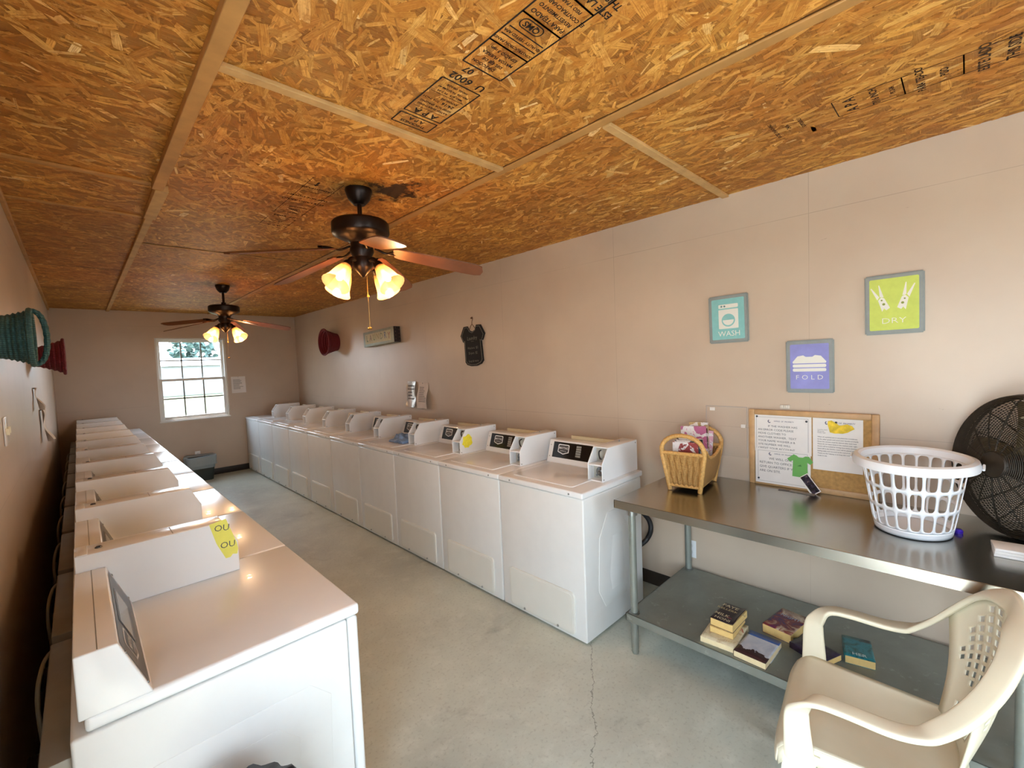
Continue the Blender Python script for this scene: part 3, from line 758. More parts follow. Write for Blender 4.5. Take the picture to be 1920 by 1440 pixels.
def ceiling_fan(name, label, loc, drop, ph, tip_dz, shade_ph, group='ceiling fans'):
    """loc on the ceiling; drop = length of the rod; heights downward from the ceiling"""
    t = thing(name, label, 'ceiling fan', loc, 0, group)
    zt = -(.08+drop)                                            # top of the motor
    MB().lathe([(.0, 0), (.070, 0), (.072, -.012), (.066, -.03), (.058, -.055), (.04, -.075), (.03, -.085), (0, -.085)], 32).build('canopy', BRONZE, t)
    MB().lathe([(.0125, -.07), (.0125, zt+.01)], 16, caps=False).lathe([(.0, zt+.03), (.024, zt+.028), (.026, zt), (0, zt)], 20).build('downrod', BRONZE, t)
    m = MB().lathe([(.0, zt), (.10, zt-.002), (.143, zt-.009), (.152, zt-.020), (.153, zt-.068), (.147, zt-.080), (.112, zt-.098), (.074, zt-.110), (.060, zt-.125), (.058, zt-.15), (0, zt-.15)], 48).build('motor_housing', BRONZE, t)
    zb = zt-.150
    for k in range(5):
        M = R(ph+2*PI*k/5, 'Z')
        b = MB()                                                 # bracket (iron) in bronze then blade
        b.tube(cr([(.07, 0, zb), (.13, 0, zb-.028), (.19, .02, zb-.030), (.235, .022, zb-.034)], 5), .006, 8, M=M)
        b.tube(cr([(.07, 0, zb), (.13, 0, zb-.028), (.19, -.02, zb-.018), (.235, -.022, zb-.022)], 5), .006, 8, M=M)
        dz0 = -.006
        def pt(r_, w_):
            q = (r_-.17)/.50
            return V((r_, w_*math.cos(.24), zb-.026-w_*math.sin(.24)+tip_dz*q))
        out = [(.17, -.045), (.20, -.055), (.35, -.064), (.55, -.070), (.63, -.066), (.66, -.05), (.67, 0), (.66, .05), (.63, .066), (.55, .070), (.35, .064), (.20, .055), (.17, .045)]
        bl = MB(); n = len(out)
        up = [pt(r_, w_)+V((0, 0, .003)) for r_, w_ in out]; dn = [pt(r_, w_)-V((0, 0, .003)) for r_, w_ in out]
        # strips across keep the faces flat
        h = n//2
        vs = up+dn
        fs = [tuple(range(n)), tuple(range(2*n-1, n-1, -1))]+[(i, n+i, n+(i+1) % n, (i+1) % n) for i in range(n)]
        bl.add(vs, fs, M)
        o = bl.build('blade', BLADE, t, smooth=False)
        b.build('blade_bracket', BRONZE, o)
    zl = zt-.15
    k_ = MB().lathe([(0, zl+.004), (.062, zl), (.064, zl-.02), (.05, zl-.05), (.052, zl-.058), (.055, zl-.09), (.046, zl-.115), (.022, zl-.14), (.010, zl-.155), (0, zl-.158)], 32).build('light_kit', BRONZE, t)
    for k in range(4):
        a = shade_ph+PI/2*k; M = R(a, 'Z')
        o = MB().tube(cr([(.04, 0, zl-.075), (.075, 0, zl-.068), (.098, 0, zl-.085), (.108, 0, zl-.108)], 6), .011, 10, M=M).lathe([(.0, .012), (.022, .012), (.026, 0), (.026, -.03), (0, -.03)], 16, M @ T(.11, 0, zl-.105) @ R(-math.radians(38), 'Y')).build('lamp_arm', BRONZE, k_)
        Mx = M @ T(.112, 0, zl-.108) @ R(-math.radians(38), 'Y')
        prof = [(.028, -.012), (.034, -.03), (.043, -.055), (.050, -.085), (.056, -.112), (.066, -.135), (.073, -.145)]
        b = MB(); n = 40; rings = []
        for q, (r_, z_) in enumerate(prof):
            ring = []
            for j in range(n):
                rr = r_*(1+.012*math.cos(j*2*PI/n*20)*(q/6))
                ring.append(b.bm.verts.new(Mx @ V((rr*math.cos(2*PI*j/n), rr*math.sin(2*PI*j/n), z_))))
            rings.append(ring)
        for A, B in zip(rings, rings[1:]):
            for j in range(n): b.bm.faces.new([A[j], A[(j+1) % n], B[(j+1) % n], B[j]])
        s_ = b.build('glass_shade', SHADE, t, angle=180)
        MB().lathe([(0, -.035), (.011, -.037), (.013, -.05), (.019, -.072), (.021, -.088), (.016, -.105), (.007, -.113), (0, -.114)], 18, Mx).build('bulb', BULB, s_)
        L = bpy.data.lights.new('bulb_light', 'POINT'); L.energy = LAMP_W; L.color = (1, .70, .42); L.shadow_soft_size = .025
        lo = bpy.data.objects.new('bulb_light', L); COL.objects.link(lo); lo.parent = t; lo.location = Mx @ V((0, 0, -.150))
    b = MB().tube([(.012, -.02, zl-.15), (.012, -.02, zl-.26)], .0022, 6).tube([(.012, -.02, zl-.26), (.012, -.02, zl-.435)], .0012, 6)
    b.lathe([(0, .0), (.006, -.002), (.0065, -.014), (.0, -.016)], 10, T(.012, -.02, zl-.255))
    b.lathe([(0, .008), (.010, .006), (.014, 0), (.010, -.006), (0, -.008)], 14, T(.012, -.02, zl-.442))
    b.build('pull_chain', BRASS, t)
    return t
ceiling_fan('ceiling_fan', 'nearer bronze ceiling fan with lit amber shades, beside the dark ceiling stain', (1.172, 2.351, ZC), .09, math.radians(-33), -.10, math.radians(20))
ceiling_fan('ceiling_fan', 'farther bronze ceiling fan with lit shades, hanging towards the window wall', (1.230, 5.849, ZC), .14, math.radians(-8), -.085, math.radians(33))

# ================================================================== WALL DECORATIONS
def weave(name, c0, c1, scale=70):
    m = NT(name); obj = m.tc('Object')
    w1 = m.n.new('ShaderNodeTexWave'); w1.wave_type = 'BANDS'; w1.bands_direction = 'X'; w1.inputs['Scale'].default_value = scale*.32; w1.inputs['Distortion'].default_value = 2.0; w1.inputs['Detail'].default_value = 2
    w2 = m.n.new('ShaderNodeTexWave'); w2.wave_type = 'BANDS'; w2.bands_direction = 'Z'; w2.inputs['Scale'].default_value = scale*.55; w2.inputs['Distortion'].default_value = 2.5; w2.inputs['Detail'].default_value = 2
    m.link(obj, w1.inputs[0]); m.link(obj, w2.inputs[0])
    h = m.math('MULTIPLY', m.math('ADD', w1.outputs[1], .4), m.math('ADD', w2.outputs[1], .3))
    n = m.noise(obj, 25, 4)
    col = m.mix(m.math('MULTIPLY', h, .7, None, True), hexc(c0), hexc(c1))
    col = m.mix(m.math('MULTIPLY', n.outputs['Fac'], .5), col, hexc(c0))
    m.set(color=col, rough=.6); m.bump(h, .7, .004); return m.m
TEAL = weave('teal_wicker', '#274a4c', '#4f8183'); CRIM = weave('crimson_wicker', '#5c0f1a', '#8c2433')
def wall_basket(label, loc, side, r0, r1, depth, m, handle=False):
    """woven basket hung on the wall by its base, mouth into the room; side=+1 on the left wall"""
    t = thing('woven_basket', label, 'basket', loc, 0, 'baskets hung on the walls')
    M = R(side*PI/2, 'Y')
    n = 12
    out = []
    for k in range(n+1):
        u = k/n; out.append((r0+(r1-r0)*(u**1.35)+.004*math.sin(u*40), u*depth))
    b = MB().lathe([(0, -.0008)]+[(r0, -.0008)]+out+[(r1-.008, depth-.002)]+[(r-.01, z+.004) for r, z in out[::-1]][1:]+[(0, .012)], 40, M)
    b.build('body', m, t)
    b = MB()
    ring = [M @ V((r1*math.cos(2*PI*k/48), r1*math.sin(2*PI*k/48), depth)) for k in range(48)]
    b.tube(ring, [.011+.002*math.sin(k*2*PI/48*24) for k in range(48)], 8, closed=True)
    b.build('rim', m, t)
    if handle:
        pts = [M @ V((r1*math.cos(a), (r1)*math.sin(a), depth+.005+.0*k)) for k, a in ()]
        pts = [M @ V((-r1*.98*math.cos(PI*k/24), 0, depth+.048*math.sin(PI*k/24)**.7)) for k in range(25)]
        MB().tube(pts, [.010+.0015*(k % 2) for k in range(25)], 8).build('handle', m, t)
    return t
wall_basket('teal woven basket hung by its base on the left wall, nearest the camera', (XL, 2.93, 1.885), 1, .092, .122, .098, TEAL, True)
wall_basket('crimson woven basket hung on the left wall, behind the teal basket', (XL, 4.85, 1.865), 1, .068, .130, .17, CRIM)
wall_basket('red woven basket hung on the right wall, near the end wall', (XR, 6.95, 2.098), -1, .135, .200, .20, CRIM)

# right-wall frame of reference: a = distance to the right seen from inside (= -y), up = z
RW_R, RW_U = V((0, -1, 0)), V((0, 0, 1))
def rw(y, z, off=0): return V((XR-off, y, z))
GREYF = mat('grey_painted_frame', '#8C928F', .55, var=.06, vscale=30)
SIGNW = mat('sign_white', '#EFEDE2', .7)
def rot2(p, a): return (p[0]*math.cos(a)-p[1]*math.sin(a), p[0]*math.sin(a)+p[1]*math.cos(a))
def sign(label, yc, zc, w, h, tilt, field, fw, words, art):
    t = thing('framed_sign', label, 'sign', (XR, yc, zc), 0, 'laundry signs on the right wall')
    tl = math.radians(tilt)
    def P(a, c, off):
        a, c = rot2((a, c), tl); return V((-off, -a, c))
    def plate(b, pts, o0, o1):
        n = len(pts); A = [P(x, z, o0) for x, z in pts]; B = [P(x, z, o1) for x, z in pts]
        b.add(A+B, [tuple(range(n)), tuple(range(2*n-1, n-1, -1))]+[(i, (i+1) % n, n+(i+1) % n, n+i) for i in range(n)])
    b = MB(); plate(b, [(-w/2, -h/2), (w/2, -h/2), (w/2, h/2), (-w/2, h/2)], 0.001, .018)
    bm_ = b.bm; bmesh.ops.recalc_face_normals(bm_, faces=bm_.faces[:]); bmesh.ops.bevel(bm_, geom=bm_.edges[:], offset=.006, segments=2, affect='EDGES', clamp_overlap=True)
    b.build('board', GREYF, t)
    b = MB(); plate(b, rrect(-w/2+fw, w/2-fw, -h/2+fw*1.05, h/2-fw*1.05, .006, 3), .018, .0192); b.build('coloured_field', field, t, smooth=False)
    b = MB()
    for grp in art:
        lift = grp[0]; 
        for pts in grp[1]: plate(b, pts, .0192, .0198+lift)
    b.build('picture', SIGNW, t, smooth=False)
    RR = P(1, 0, 0)-P(0, 0, 0); UU = P(0, 1, 0)-P(0, 0, 0)
    b = MB(); b.text(words[0], P(words[1], words[2], .0203), RR, UU, words[3], weight=words[4], width=words[5]); b.build('lettering', SIGNW, t, smooth=False, recalc=False)
    return t, P, plate
AQUA = mat('aqua_field', '#86C1BF', .7, var=.05, vscale=40); LIME = mat('lime_field', '#C7D464', .7, var=.06, vscale=30); PERI = mat('periwinkle_field', '#8F90CE', .7, var=.10, vscale=12)
def circ(cx, cz, r, n=24): return [(cx+r*math.cos(2*PI*k/n), cz+r*math.sin(2*PI*k/n)) for k in range(n)]
t, P, plate = sign('small grey framed sign reading WASH on aqua, left of the three', 1.055, 1.903, .236, .298, 1.0, AQUA, .021, ('WASH', .006, -.093, .046, .0, 1.0),
     [(0, [rrect(-.055, .062, -.060, .060, .004, 3), rrect(-.055, .062, .068, .092, .006, 3)])])
b = MB(); plate(b, circ(.003, -.008, .040), .0198, .0202); b.build('drum', AQUA, t, smooth=False)
b = MB(); plate(b, [(.003+.033*math.cos(PI+PI*k/14), -.006+.033*math.sin(PI+PI*k/14)) for k in range(15)], .0202, .0206); b.build('water', SIGNW, t, smooth=False)
b = MB(); plate(b, circ(-.036, .080, .006, 12), .0198, .0203); plate(b, circ(-.018, .080, .006, 12), .0198, .0203); b.build_each('knob', mat('slate_ink', '#5d7f80', .7), t, smooth=False)
def peg(cx, cz, ang, sx):
    out = []
    shapes = [[(-.016, -.065), (-.004, -.052), (.0, -.066), (.016, -.060), (.014, .0), (.006, .012), (-.010, .0)],
              [(-.012, .004), (.0, .016), (-.010, .078), (-.014, .078)], [(.002, .016), (.014, .006), (.020, .078), (.017, .078)]]
    for s_ in shapes: out.append([(cx+q[0], cz+q[1]) for q in [rot2((x*sx*1.15, z*.90), ang) for x, z in s_]])
    return out
t, P, plate = sign('grey framed sign reading DRY on lime green with two clothes pegs', .263, 1.903, .229, .300, .5, LIME, .020, ('DRY', .0, -.084, .040, -.012, 1.25),
     [(0, peg(-.050, .026, .38, .95)+peg(.046, .028, -.30, -.95))])
b = MB()
for cx, sg in ((-.042, 1), (.038, -1)):
    plate(b, circ(cx+.004*sg, .002, .006, 12), .0198, .0203); plate(b, circ(cx-.004*sg, .022, .004, 10), .0198, .0203)
b.build_each('peg_hole', mat('olive_ink', '#8a9440', .7), t, smooth=False)
shirt = [(-.078, .018), (-.081, .026), (-.056, .058), (-.028, .063), (-.016, .054), (.016, .054), (.028, .063), (.056, .058), (.081, .026), (.078, .018)]
t, P, plate = sign('grey framed sign reading FOLD on violet, lowest of the three', .623, 1.597, .229, .298, .5, PERI, .022, ('F O L D', .0, -.062, .036, -.006, 1.1),
     [(0, [shirt, rrect(-.080, .080, -.005, .013, .007, 3), rrect(-.080, .080, -.028, -.010, .007, 3)])])

# --- tin sign with coloured letters, tilted
t = thing('laundry_sign', 'weathered zinc box sign spelling LAUNDRY in faded coloured letters on the right wall', 'sign', (XR, 5.42, 2.075))
tl = math.radians(-2.0)
M = R(tl, 'X')
MB().box(-.095, -.002, -.40, .42, -.10, .10, .004, M=M).build('box', mat('zinc_tin', '#9DA49C', .5, .4, var=.15, vscale=18), t)
MB().box(-.0975, -.094, -.33, .36, -.066, .066, .001, M=M).build('face', mat('cream_tin', '#C9C4A8', .6, var=.08, vscale=30), t)
r = random.Random(5)
cols = ['#7f8f7a', '#8f7f72', '#7b8a62', '#a19a76', '#86907c', '#6f7d96', '#a87c6a']
for k, ch in enumerate('LAUNDRY'):
    b = MB(); b.text(ch, M @ V((-.0978, .30-.098*k, r.uniform(-.008, .008))), M @ V((0, -1, 0))-M @ V((0, 0, 0)), M @ V((0, 0, 1))-M @ V((0, 0, 0)), .115, weight=.022, width=.9)
    b.build('letter', mat('tin_letter_%d' % k, cols[k], .6, var=.2, vscale=40), t, smooth=False, recalc=False)
b = MB().box(-.092, -.004, -.406, -.399, -.097, .097, M=M)
b.build('end_plate', mat('rusted_tin', '#20110c', .6, var=.3), t)
b = MB()
for k in range(8): b.lathe([(0, .003), (.006, .002), (.007, 0)], 10, M @ T(-.02-.05*(k % 2), -.406, -.08+.0225*k) @ R(PI/2, 'X'))
b.build_each('rivet', mat('dull_rivet', '#6f5a4e', .5, .6), t)

# --- chalkboard T-shirt on a wire hanger
t = thing('chalkboard_shirt', 'black T-shirt shaped chalkboard with chalk writing hung on a wire hanger', 'chalkboard', (XR, 3.57, 1.87))
tl = math.radians(2.5)
pts = [(-.075, .205), (-.135, .205), (-.195, .115), (-.160, .045), (-.140, .062), (-.142, -.165), (-.115, -.195), (-.05, -.212), (.04, -.212), (.11, -.195), (.145, -.165), (.133, .055), (.155, .040), (.193, .105), (.135, .200), (.070, .205), (.05, .160), (.0, .140), (-.05, .160)]
def Pt(a, c, off):
    a, c = rot2((a, c), tl); return V((-off, -a, c))
b = MB(); n = len(pts); A = [Pt(x, z, .004) for x, z in pts]; B = [Pt(x, z, .018) for x, z in pts]
b.add(A+B, [tuple(range(n)), tuple(range(2*n-1, n-1, -1))]+[(i, (i+1) % n, n+(i+1) % n, n+i) for i in range(n)])
b.build('board', mat('blackboard', '#0c0908', .75, var=.25), t, smooth=False)
CHALK = mat('dusty_chalk', '#8d867a', .9)
b = MB().tube([Pt(x*.90, z*.93, .0185) for x, z in pts], .0022, 6, closed=True); b.build('chalk_outline', CHALK, t)
RR = Pt(1, 0, 0)-Pt(0, 0, 0); UU = Pt(0, 1, 0)-Pt(0, 0, 0)
b = MB()
for tx, z, sz in (('Laundry', .075, .055), ('~~', .045, .04), ('Washers  $2', -.025, .036), ('Dryers  $2', -.078, .036), ('Soap & more', -.160, .034)):
    b.text(tx, Pt(-.005, z, .0188), RR, UU, sz, weight=-.008, width=.9)
b.build('chalk_writing', CHALK, t, smooth=False, recalc=False)
b = MB().tube(cr([Pt(-.05, .165, .012), Pt(.0, .215, .012), Pt(.05, .165, .012)], 8), .003, 6).tube(cr([Pt(0, .213, .012), Pt(.004, .245, .012), Pt(.018, .272, .012), Pt(.012, .292, .012), Pt(-.006, .288, .012)], 6), .003, 6)
b.lathe([(0, .016), (.006, .015), (.006, 0)], 10, Matrix.Translation(Pt(-.008, .282, 0)) @ R(-PI/2, 'Y'))
b.build('hanger', mat('rusty_wire', '#6a4630', .5, .7), t)

# --- papers on the walls
def wall_paper(name, label, loc, w, h, side, curl, m=PAPER, lines=0, group=None, seed=1, ink=INK, heads=()):
    """side: 'R' right wall, 'B' end wall, 'L' left wall; loc = centre"""
    t = thing(name, label, 'paper', loc, 0, group)
    def P(a, c, off):
        if side == 'R': return V((-off, -a, c))
        if side == 'B': return V((a, -off, c))
        return V((off, a, c))
    ph = seed*1.3
    def off(u, v): return .003+curl*((u-.5)*2)**2*.5*(1-v)+curl*.3*(1-v)**2+abs(curl)*.22*math.sin(v*7+ph)*((u-.5)*2)**2+abs(curl)*.15
    b = MB().grid(lambda u, v: P((u-.5)*w, (v-.5)*h, off(u, v)), 12, 16)
    b.build('sheet', m, t, angle=180)
    if lines:
        b = MB(); r = random.Random(seed)
        for k in range(lines):
            v = .80-.62*k/lines; u1 = r.uniform(.55, .88)
            for j in range(8):
                ua, ub = .14+(u1-.14)*j/8, .14+(u1-.14)*(j+.78)/8
                vv = .22/lines
                b.add([P((ua-.5)*w, (v-.5)*h, off(ua, v)+.001), P((ub-.5)*w, (v-.5)*h, off(ub, v)+.001), P((ub-.5)*w, (v+vv-.5)*h, off(ub, v+vv)+.001), P((ua-.5)*w, (v+vv-.5)*h, off(ua, v+vv)+.001)], [(0, 1, 2, 3)])
        b.build('printed_lines', ink, t, smooth=False, recalc=False)
    MB().lathe([(0, .006+off(.5, .97)), (.005, .004+off(.5, .97)), (.004, -.0008)], 8, Matrix.Translation(P(0, h*.47, 0)) @ (R(-PI/2, 'Y') if side == 'R' else R(PI/2, 'X') if side == 'B' else R(PI/2, 'Y'))).build('pin', STEEL, t)
    return t
wall_paper('notice_paper', 'shiny curled notice on the right wall above the washers, left of the pair', (XR, 4.80, 1.333), .20, .32, 'R', .05, mat('silvery_paper', '#BDB6AE', .3, .35, var=.35, vscale=14), 5, 'pair of curled notices', 2)
wall_paper('notice_paper', 'white typed notice on the right wall above the washers, right of the pair', (XR, 4.55, 1.325), .21, .31, 'R', .05, mat('warm_paper', '#DCCFC4', .7, var=.05), 9, 'pair of curled notices', 4)
wall_paper('notice_paper', 'white typed notice with a lifting corner on the end wall beside the window', (1.975, YB, 1.475), .215, .28, 'B', .015, PAPER, 10, None, 3)
wall_paper('notice_paper', 'curled paper strip seen edge-on on the left wall below the crimson basket', (XL, 4.66, 1.56), .12, .16, 'L', .05, PAPER, 0, 'paper strips on the left wall', 5)
wall_paper('notice_paper', 'long curled paper seen edge-on on the left wall, lower of the two strips', (XL, 5.20, 1.33), .20, .26, 'L', .06, PAPER, 0, 'paper strips on the left wall', 6)
# switch
t = thing('light_switch', 'white light switch plate with brass toggle on the left wall below the teal basket', 'light switch', (XL, 2.83, 1.485))
MB().box(.0005, .006, -.058, .058, -.06, .06, .003).build('plate', WH, t)
MB().box(.004, .016, .016, .028, -.012, .016, .002).box(.004, .016, -.028, -.016, -.016, .012, .002).build_each('toggle', mat('ivory_toggle', '#EDE6C8', .35), t)
def outlet(label, loc, side):
    t = thing('wall_outlet', label, 'electrical outlet', loc)
    def P(M): return M
    M = Matrix.Identity(4) if side == 'R' else R(-PI/2, 'Z')
    # local: wall face at x=0, plate towards -x (right wall); turned for the end wall
    M = Matrix.Identity(4) if side == 'R' else R(PI/2, 'Z')
    if side == 'B': M = R(PI/2, 'Z')
    MB().box(-.006, -.0005, -.037, .037, -.060, .060, .003, M=M).build('plate', WH, t)
    b = MB()
    for z in (-.022, .022): b.prism(rrect(-.015, .015, z-.014, z+.014, .012, 4), -.008, -.005, 'x', .001, 1, M=M)
    b.build_each('socket', mat('socket_white', '#D9D9D6', .4), t)
    b = MB()
    for z in (-.022, .022): b.box(-.0086, -.0078, -.007, -.005, z-.002, z+.007, M=M).box(-.0086, -.0078, .005, .007, z-.002, z+.007, M=M)
    b.build_each('slot', DARK, t)
outlet('white wall outlet under the steel table, by its back left leg', (XR, 1.327, .353), 'R')
outlet('white wall outlet low on the end wall above the trash bin', (1.325, YB, .372), 'B')

# trash bin
t = thing('trash_bin', 'dark green trash bin with a clear liner standing by the end wall', 'trash bin', (1.315, 8.52, 0))
b = MB()
def rr_ring(hx, hy, z): return [V((x, y, z)) for x, y in rrect(-hx, hx, -hy, hy, .05, 5)]
def loft(b, rings, cap0=True, cap1=False):
    vs = [[b.bm.verts.new(p) for p in r_] for r_ in rings]; n = len(vs[0])
    for A, B in zip(vs, vs[1:]):
        for k in range(n): b.bm.faces.new([A[k], A[(k+1) % n], B[(k+1) % n], B[k]])
    if cap0: b.bm.faces.new(vs[0][::-1])
    if cap1: b.bm.faces.new(vs[-1])
loft(b, [rr_ring(.15, .11, .0), rr_ring(.185, .135, .34), rr_ring(.195, .145, .345), rr_ring(.195, .145, .36), rr_ring(.175, .125, .36), rr_ring(.145, .105, .02)], True, True)
b.build('bin', mat('dark_green_plastic', '#27302c', .5), t)
b = MB(); rings = []
for q, (s_, z) in enumerate(((.97, .20), (1.0, .36), (1.07, .39), (1.12, .37), (1.10, .30), (1.13, .25))):
    rings.append([V((p.x*s_, p.y*s_, z+.02*noise.noise(V((p.x*14, p.y*14, q*.7))))) for p in rr_ring(.185, .135, 0)])
loft(b, rings, False)
m = NT('clear_liner'); m.set(color=hexc('#AEB9BB'), rough=.3, alpha=.62); m.bump(m.noise(m.tc(), 30, 4).outputs['Fac'], .6, .01)
b.build('liner', m.m, t, angle=180)
# ================================================================== STEEL TABLE
def brushed(name, col, rough):
    m = NT(name); obj = m.tc()
    n = m.noise(m.mapping(obj, scale=(60, 60, 60)), 6, 2); n2 = m.noise(obj, 3, 2, .4)
    m.set(color=m.ramp(n2.outputs['Fac'], [(.3, tuple(x*.9 for x in hexc(col)[:3])), (.7, hexc(col))]), metal=1,
          rough=m.ramp(n.outputs['Fac'], [(.3, (rough-.02,)*3), (.7, (rough+.02,)*3)]))
    return m.m
SS = brushed('stainless_steel', '#B9B5AC', .24)
def galv(name, col):
    m = NT(name); obj = m.tc(); n = m.noise(obj, 3.2, 6, .62, .5); n2 = m.noise(obj, 16, 5, .7)
    c = m.ramp(n.outputs['Fac'], [(.32, tuple(x*.75 for x in hexc(col)[:3])), (.68, hexc(col))])
    c = m.mix(m.ramp(n2.outputs['Fac'], [(.60, (0, 0, 0)), (.72, (.5, .5, .5))]), c, hexc('#B9BEBA'))
    m.set(color=c, metal=.45, rough=.48); return m.m
GALV = galv('galvanised_steel', '#949890')
TZ = .888
TX0, TX1, TY0, TY1 = 2.125, 2.945, -.215, 1.395
t = thing('work_table', 'stainless steel work table with a galvanised under-shelf standing against the right wall', 'table', (0, 0, 0))
b = MB().box(TX0, TX1, TY0, TY1, TZ-.004, TZ, .0015, 1)
b.box(TX0, TX0+.003, TY0, TY1, TZ-.046, TZ-.001).box(TX0, TX1, TY1-.003, TY1, TZ-.046, TZ-.001).box(TX0, TX1, TY0, TY0+.003, TZ-.046, TZ-.001).box(TX1-.003, TX1, TY0, TY1, TZ-.046, TZ-.001)
b.box(TX0+.003, TX0+.02, TY0+.003, TY1-.003, TZ-.046, TZ-.043)
b.build('table_top', SS, t)
b = MB()
for x in (2.30, 2.72): b.box(x, x+.06, TY0+.06, TY1-.06, TZ-.035, TZ-.0045, .004)
b.build_each('hat_channel', GALV, t)
SZ = .238
b = MB().box(TX0+.02, TX1-.03, TY0+.045, TY1-.045, SZ-.003, SZ, .001, 1)
b.box(TX0+.02, TX0+.024, TY0+.045, TY1-.045, SZ-.042, SZ).box(TX0+.02, TX1-.03, TY1-.049, TY1-.045, SZ-.042, SZ).box(TX0+.02, TX1-.03, TY0+.045, TY0+.049, SZ-.042, SZ).box(TX1-.034, TX1-.03, TY0+.045, TY1-.045, SZ-.042, SZ)
b.build('under_shelf', GALV, t)
for x in (2.180, 2.885):
    for y in (TY0+.075, TY1-.080):
        lg = MB().lathe([(.0205, .03), (.0205, TZ-.034)], 20, T(x, y, 0)).lathe([(0, 0), (.016, 0), (.020, .012), (.017, .035), (.012, .06), (0, .06)], 18, T(x, y, 0)).build('leg', GALV, t)
        MB().lathe([(.021, TZ-.085), (.031, TZ-.082), (.033, TZ-.044), (.021, TZ-.042)], 20, T(x, y, 0)).build('socket', STEEL, lg)
        MB().lathe([(.021, SZ-.055), (.029, SZ-.053), (.029, SZ+.004), (.021, SZ+.006)], 20, T(x, y, 0)).build('shelf_bracket', STEEL, lg)

# ---- wicker magazine basket
WICK = weave('honey_wicker', '#9A6A30', '#D9AE6C', 95)
CANE = mat('cane_wrap', '#C99A58', .5, var=.22, vscale=90, bump=.5, bscale=180)
t = thing('wicker_basket', 'honey wicker magazine basket with arched ends standing on the steel table', 'basket', (2.66, 1.175, TZ), math.radians(7)); t.location.z += .003
# local: x = long axis (front end at -x), y across
L0, L1, W0, W1, HB = .155, .18, .085, .122, .225
def wk(s, u, z): return V((s*(L0+(L1-L0)*z/HB), u*(W0+(W1-W0)*z/HB), z))
for s in (-1, 1):
    b = MB().grid(lambda u, v: wk(s, u*2-1, .03+v*(HB-.03))+V((.004*s*math.sin(u*PI*13)*1, 0, 0)), 52, 8)
    b.build('end_panel', WICK, t, solid=.008)
for s in (-1, 1):
    def side(u, v):
        x = u*2-1; top = HB+.02-.075*(1-x*x)+.055*abs(x)**6*0
        top = HB*.74+.26*HB*abs(x)**2.2+.02
        z = .03+v*(top-.03); w = W0+(W1-W0)*min(z/HB, 1.15); l = L0+(L1-L0)*z/HB
        return V((x*l, s*(w+.006*math.sin(v*PI)), z))
    MB().grid(side, 30, 12).build('side_panel', WICK, t, solid=.008)
    b = MB().tube([V((x_*(L0+.018), s*(side((x_+1)/2, 1).y*s+.002), side((x_+1)/2, 1).z)) for x_ in [k/10-1 for k in range(21)]], .010, 8)
    b.build('side_rim', CANE, t)
MB().box(-L0, L0, -W0, W0, .028, .036).build('base', WICK, t)
b = MB()
for s in (-1, 1):
    b.tube([wk(s, -1, .03), wk(s, 1, .03)], .010, 8); b.tube([V((-L0, s*W0, .03)), V((L0, s*W0, .03))], .010, 8)
    b.tube([wk(s, -1, HB), wk(s, 1, HB)], .011, 8)
b.build_each('binding', CANE, t)
for s in (-1, 1):
    pts = [wk(s, -1, -.0+k*HB/6) for k in range(1, 7)]
    top = [V((wk(s, 0, HB).x+s*.008, -W1*math.cos(PI*k/14), HB+.108*math.sin(PI*k/14)**.8)) for k in range(1, 14)]
    pts = [wk(s, -1, .0)]+pts+top+[wk(s, 1, k*HB/6) for k in range(6, -1, -1)]
    b = MB().tube(pts, [.0125+.0012*(k % 2) for k in range(len(pts))], 10)
    b.build('arch_post', CANE, t)
TW = t
def magazine(label, loc, w, h, th, yaw, pitch, roll, c0, c1, name='magazine'):
    t = thing(name, label, 'magazine', loc, 0, 'magazines in the wicker basket')
    t.rotation_euler = (pitch, roll, yaw)
    b = MB().box(-w/2, w/2, -th/2+.0008, th/2-.0008, .001, h-.001); b.build('pages', mat('glossy_pages', '#DED8CC', .4, var=.05), t)
    b = MB().box(-w/2-.001, w/2, -th/2, -th/2+.0007, 0, h).box(-w/2-.001, w/2, th/2-.0007, th/2, 0, h).box(-w/2-.0015, -w/2, -th/2, th/2, 0, h)
    m = NT('cover_'+label.split()[0]+str(len(MATS))); n = m.noise(m.tc(), 13, 4, .6, 1.0)
    m.set(color=m.ramp(n.outputs['Fac'], [(.38, hexc(c0)), (.5, hexc('#E6DEDA')), (.62, hexc(c1))], 'CONSTANT'), rough=.3)
    b.build('cover', m.m, t)
    return t
z0 = TZ+.040
magazine('pink magazine standing highest at the back of the wicker basket', (2.73, 1.182, z0), .15, .315, .008, math.radians(97), 0, .05, '#B5678A', '#D9A3B6')
magazine('brown magazine leaning beside the pink one in the wicker basket', (2.75, 1.186, z0), .14, .30, .010, math.radians(97), 0, .02, '#4a2620', '#8a5a3c')
magazine('tan paperback standing on end at the back of the wicker basket', (2.775, 1.176, z0), .11, .335, .018, math.radians(97), 0, .02, '#B79A6A', '#6f5b3a')
magazine('white and red magazine lying just behind the front arch of the wicker basket', (2.542, 1.162, z0+.0), .145, .245, .008, math.radians(97), .03, .02, '#96403f', '#d9d4cc')
magazine('grey and white magazine second from the front arch of the wicker basket', (2.565, 1.165, z0), .145, .25, .010, math.radians(97), .03, .0, '#4c5a60', '#DADAD4')
magazine('pale pink leaflet sticking up at the right of the wicker basket', (2.796, 1.165, z0), .09, .285, .004, math.radians(97), 0, -.06, '#D9A3B3', '#F0DADF')
magazine('dark magazine in the middle of the wicker basket', (2.63, 1.172, z0), .15, .255, .012, math.radians(97), .0, .02, '#2d2b2e', '#7c6a58')

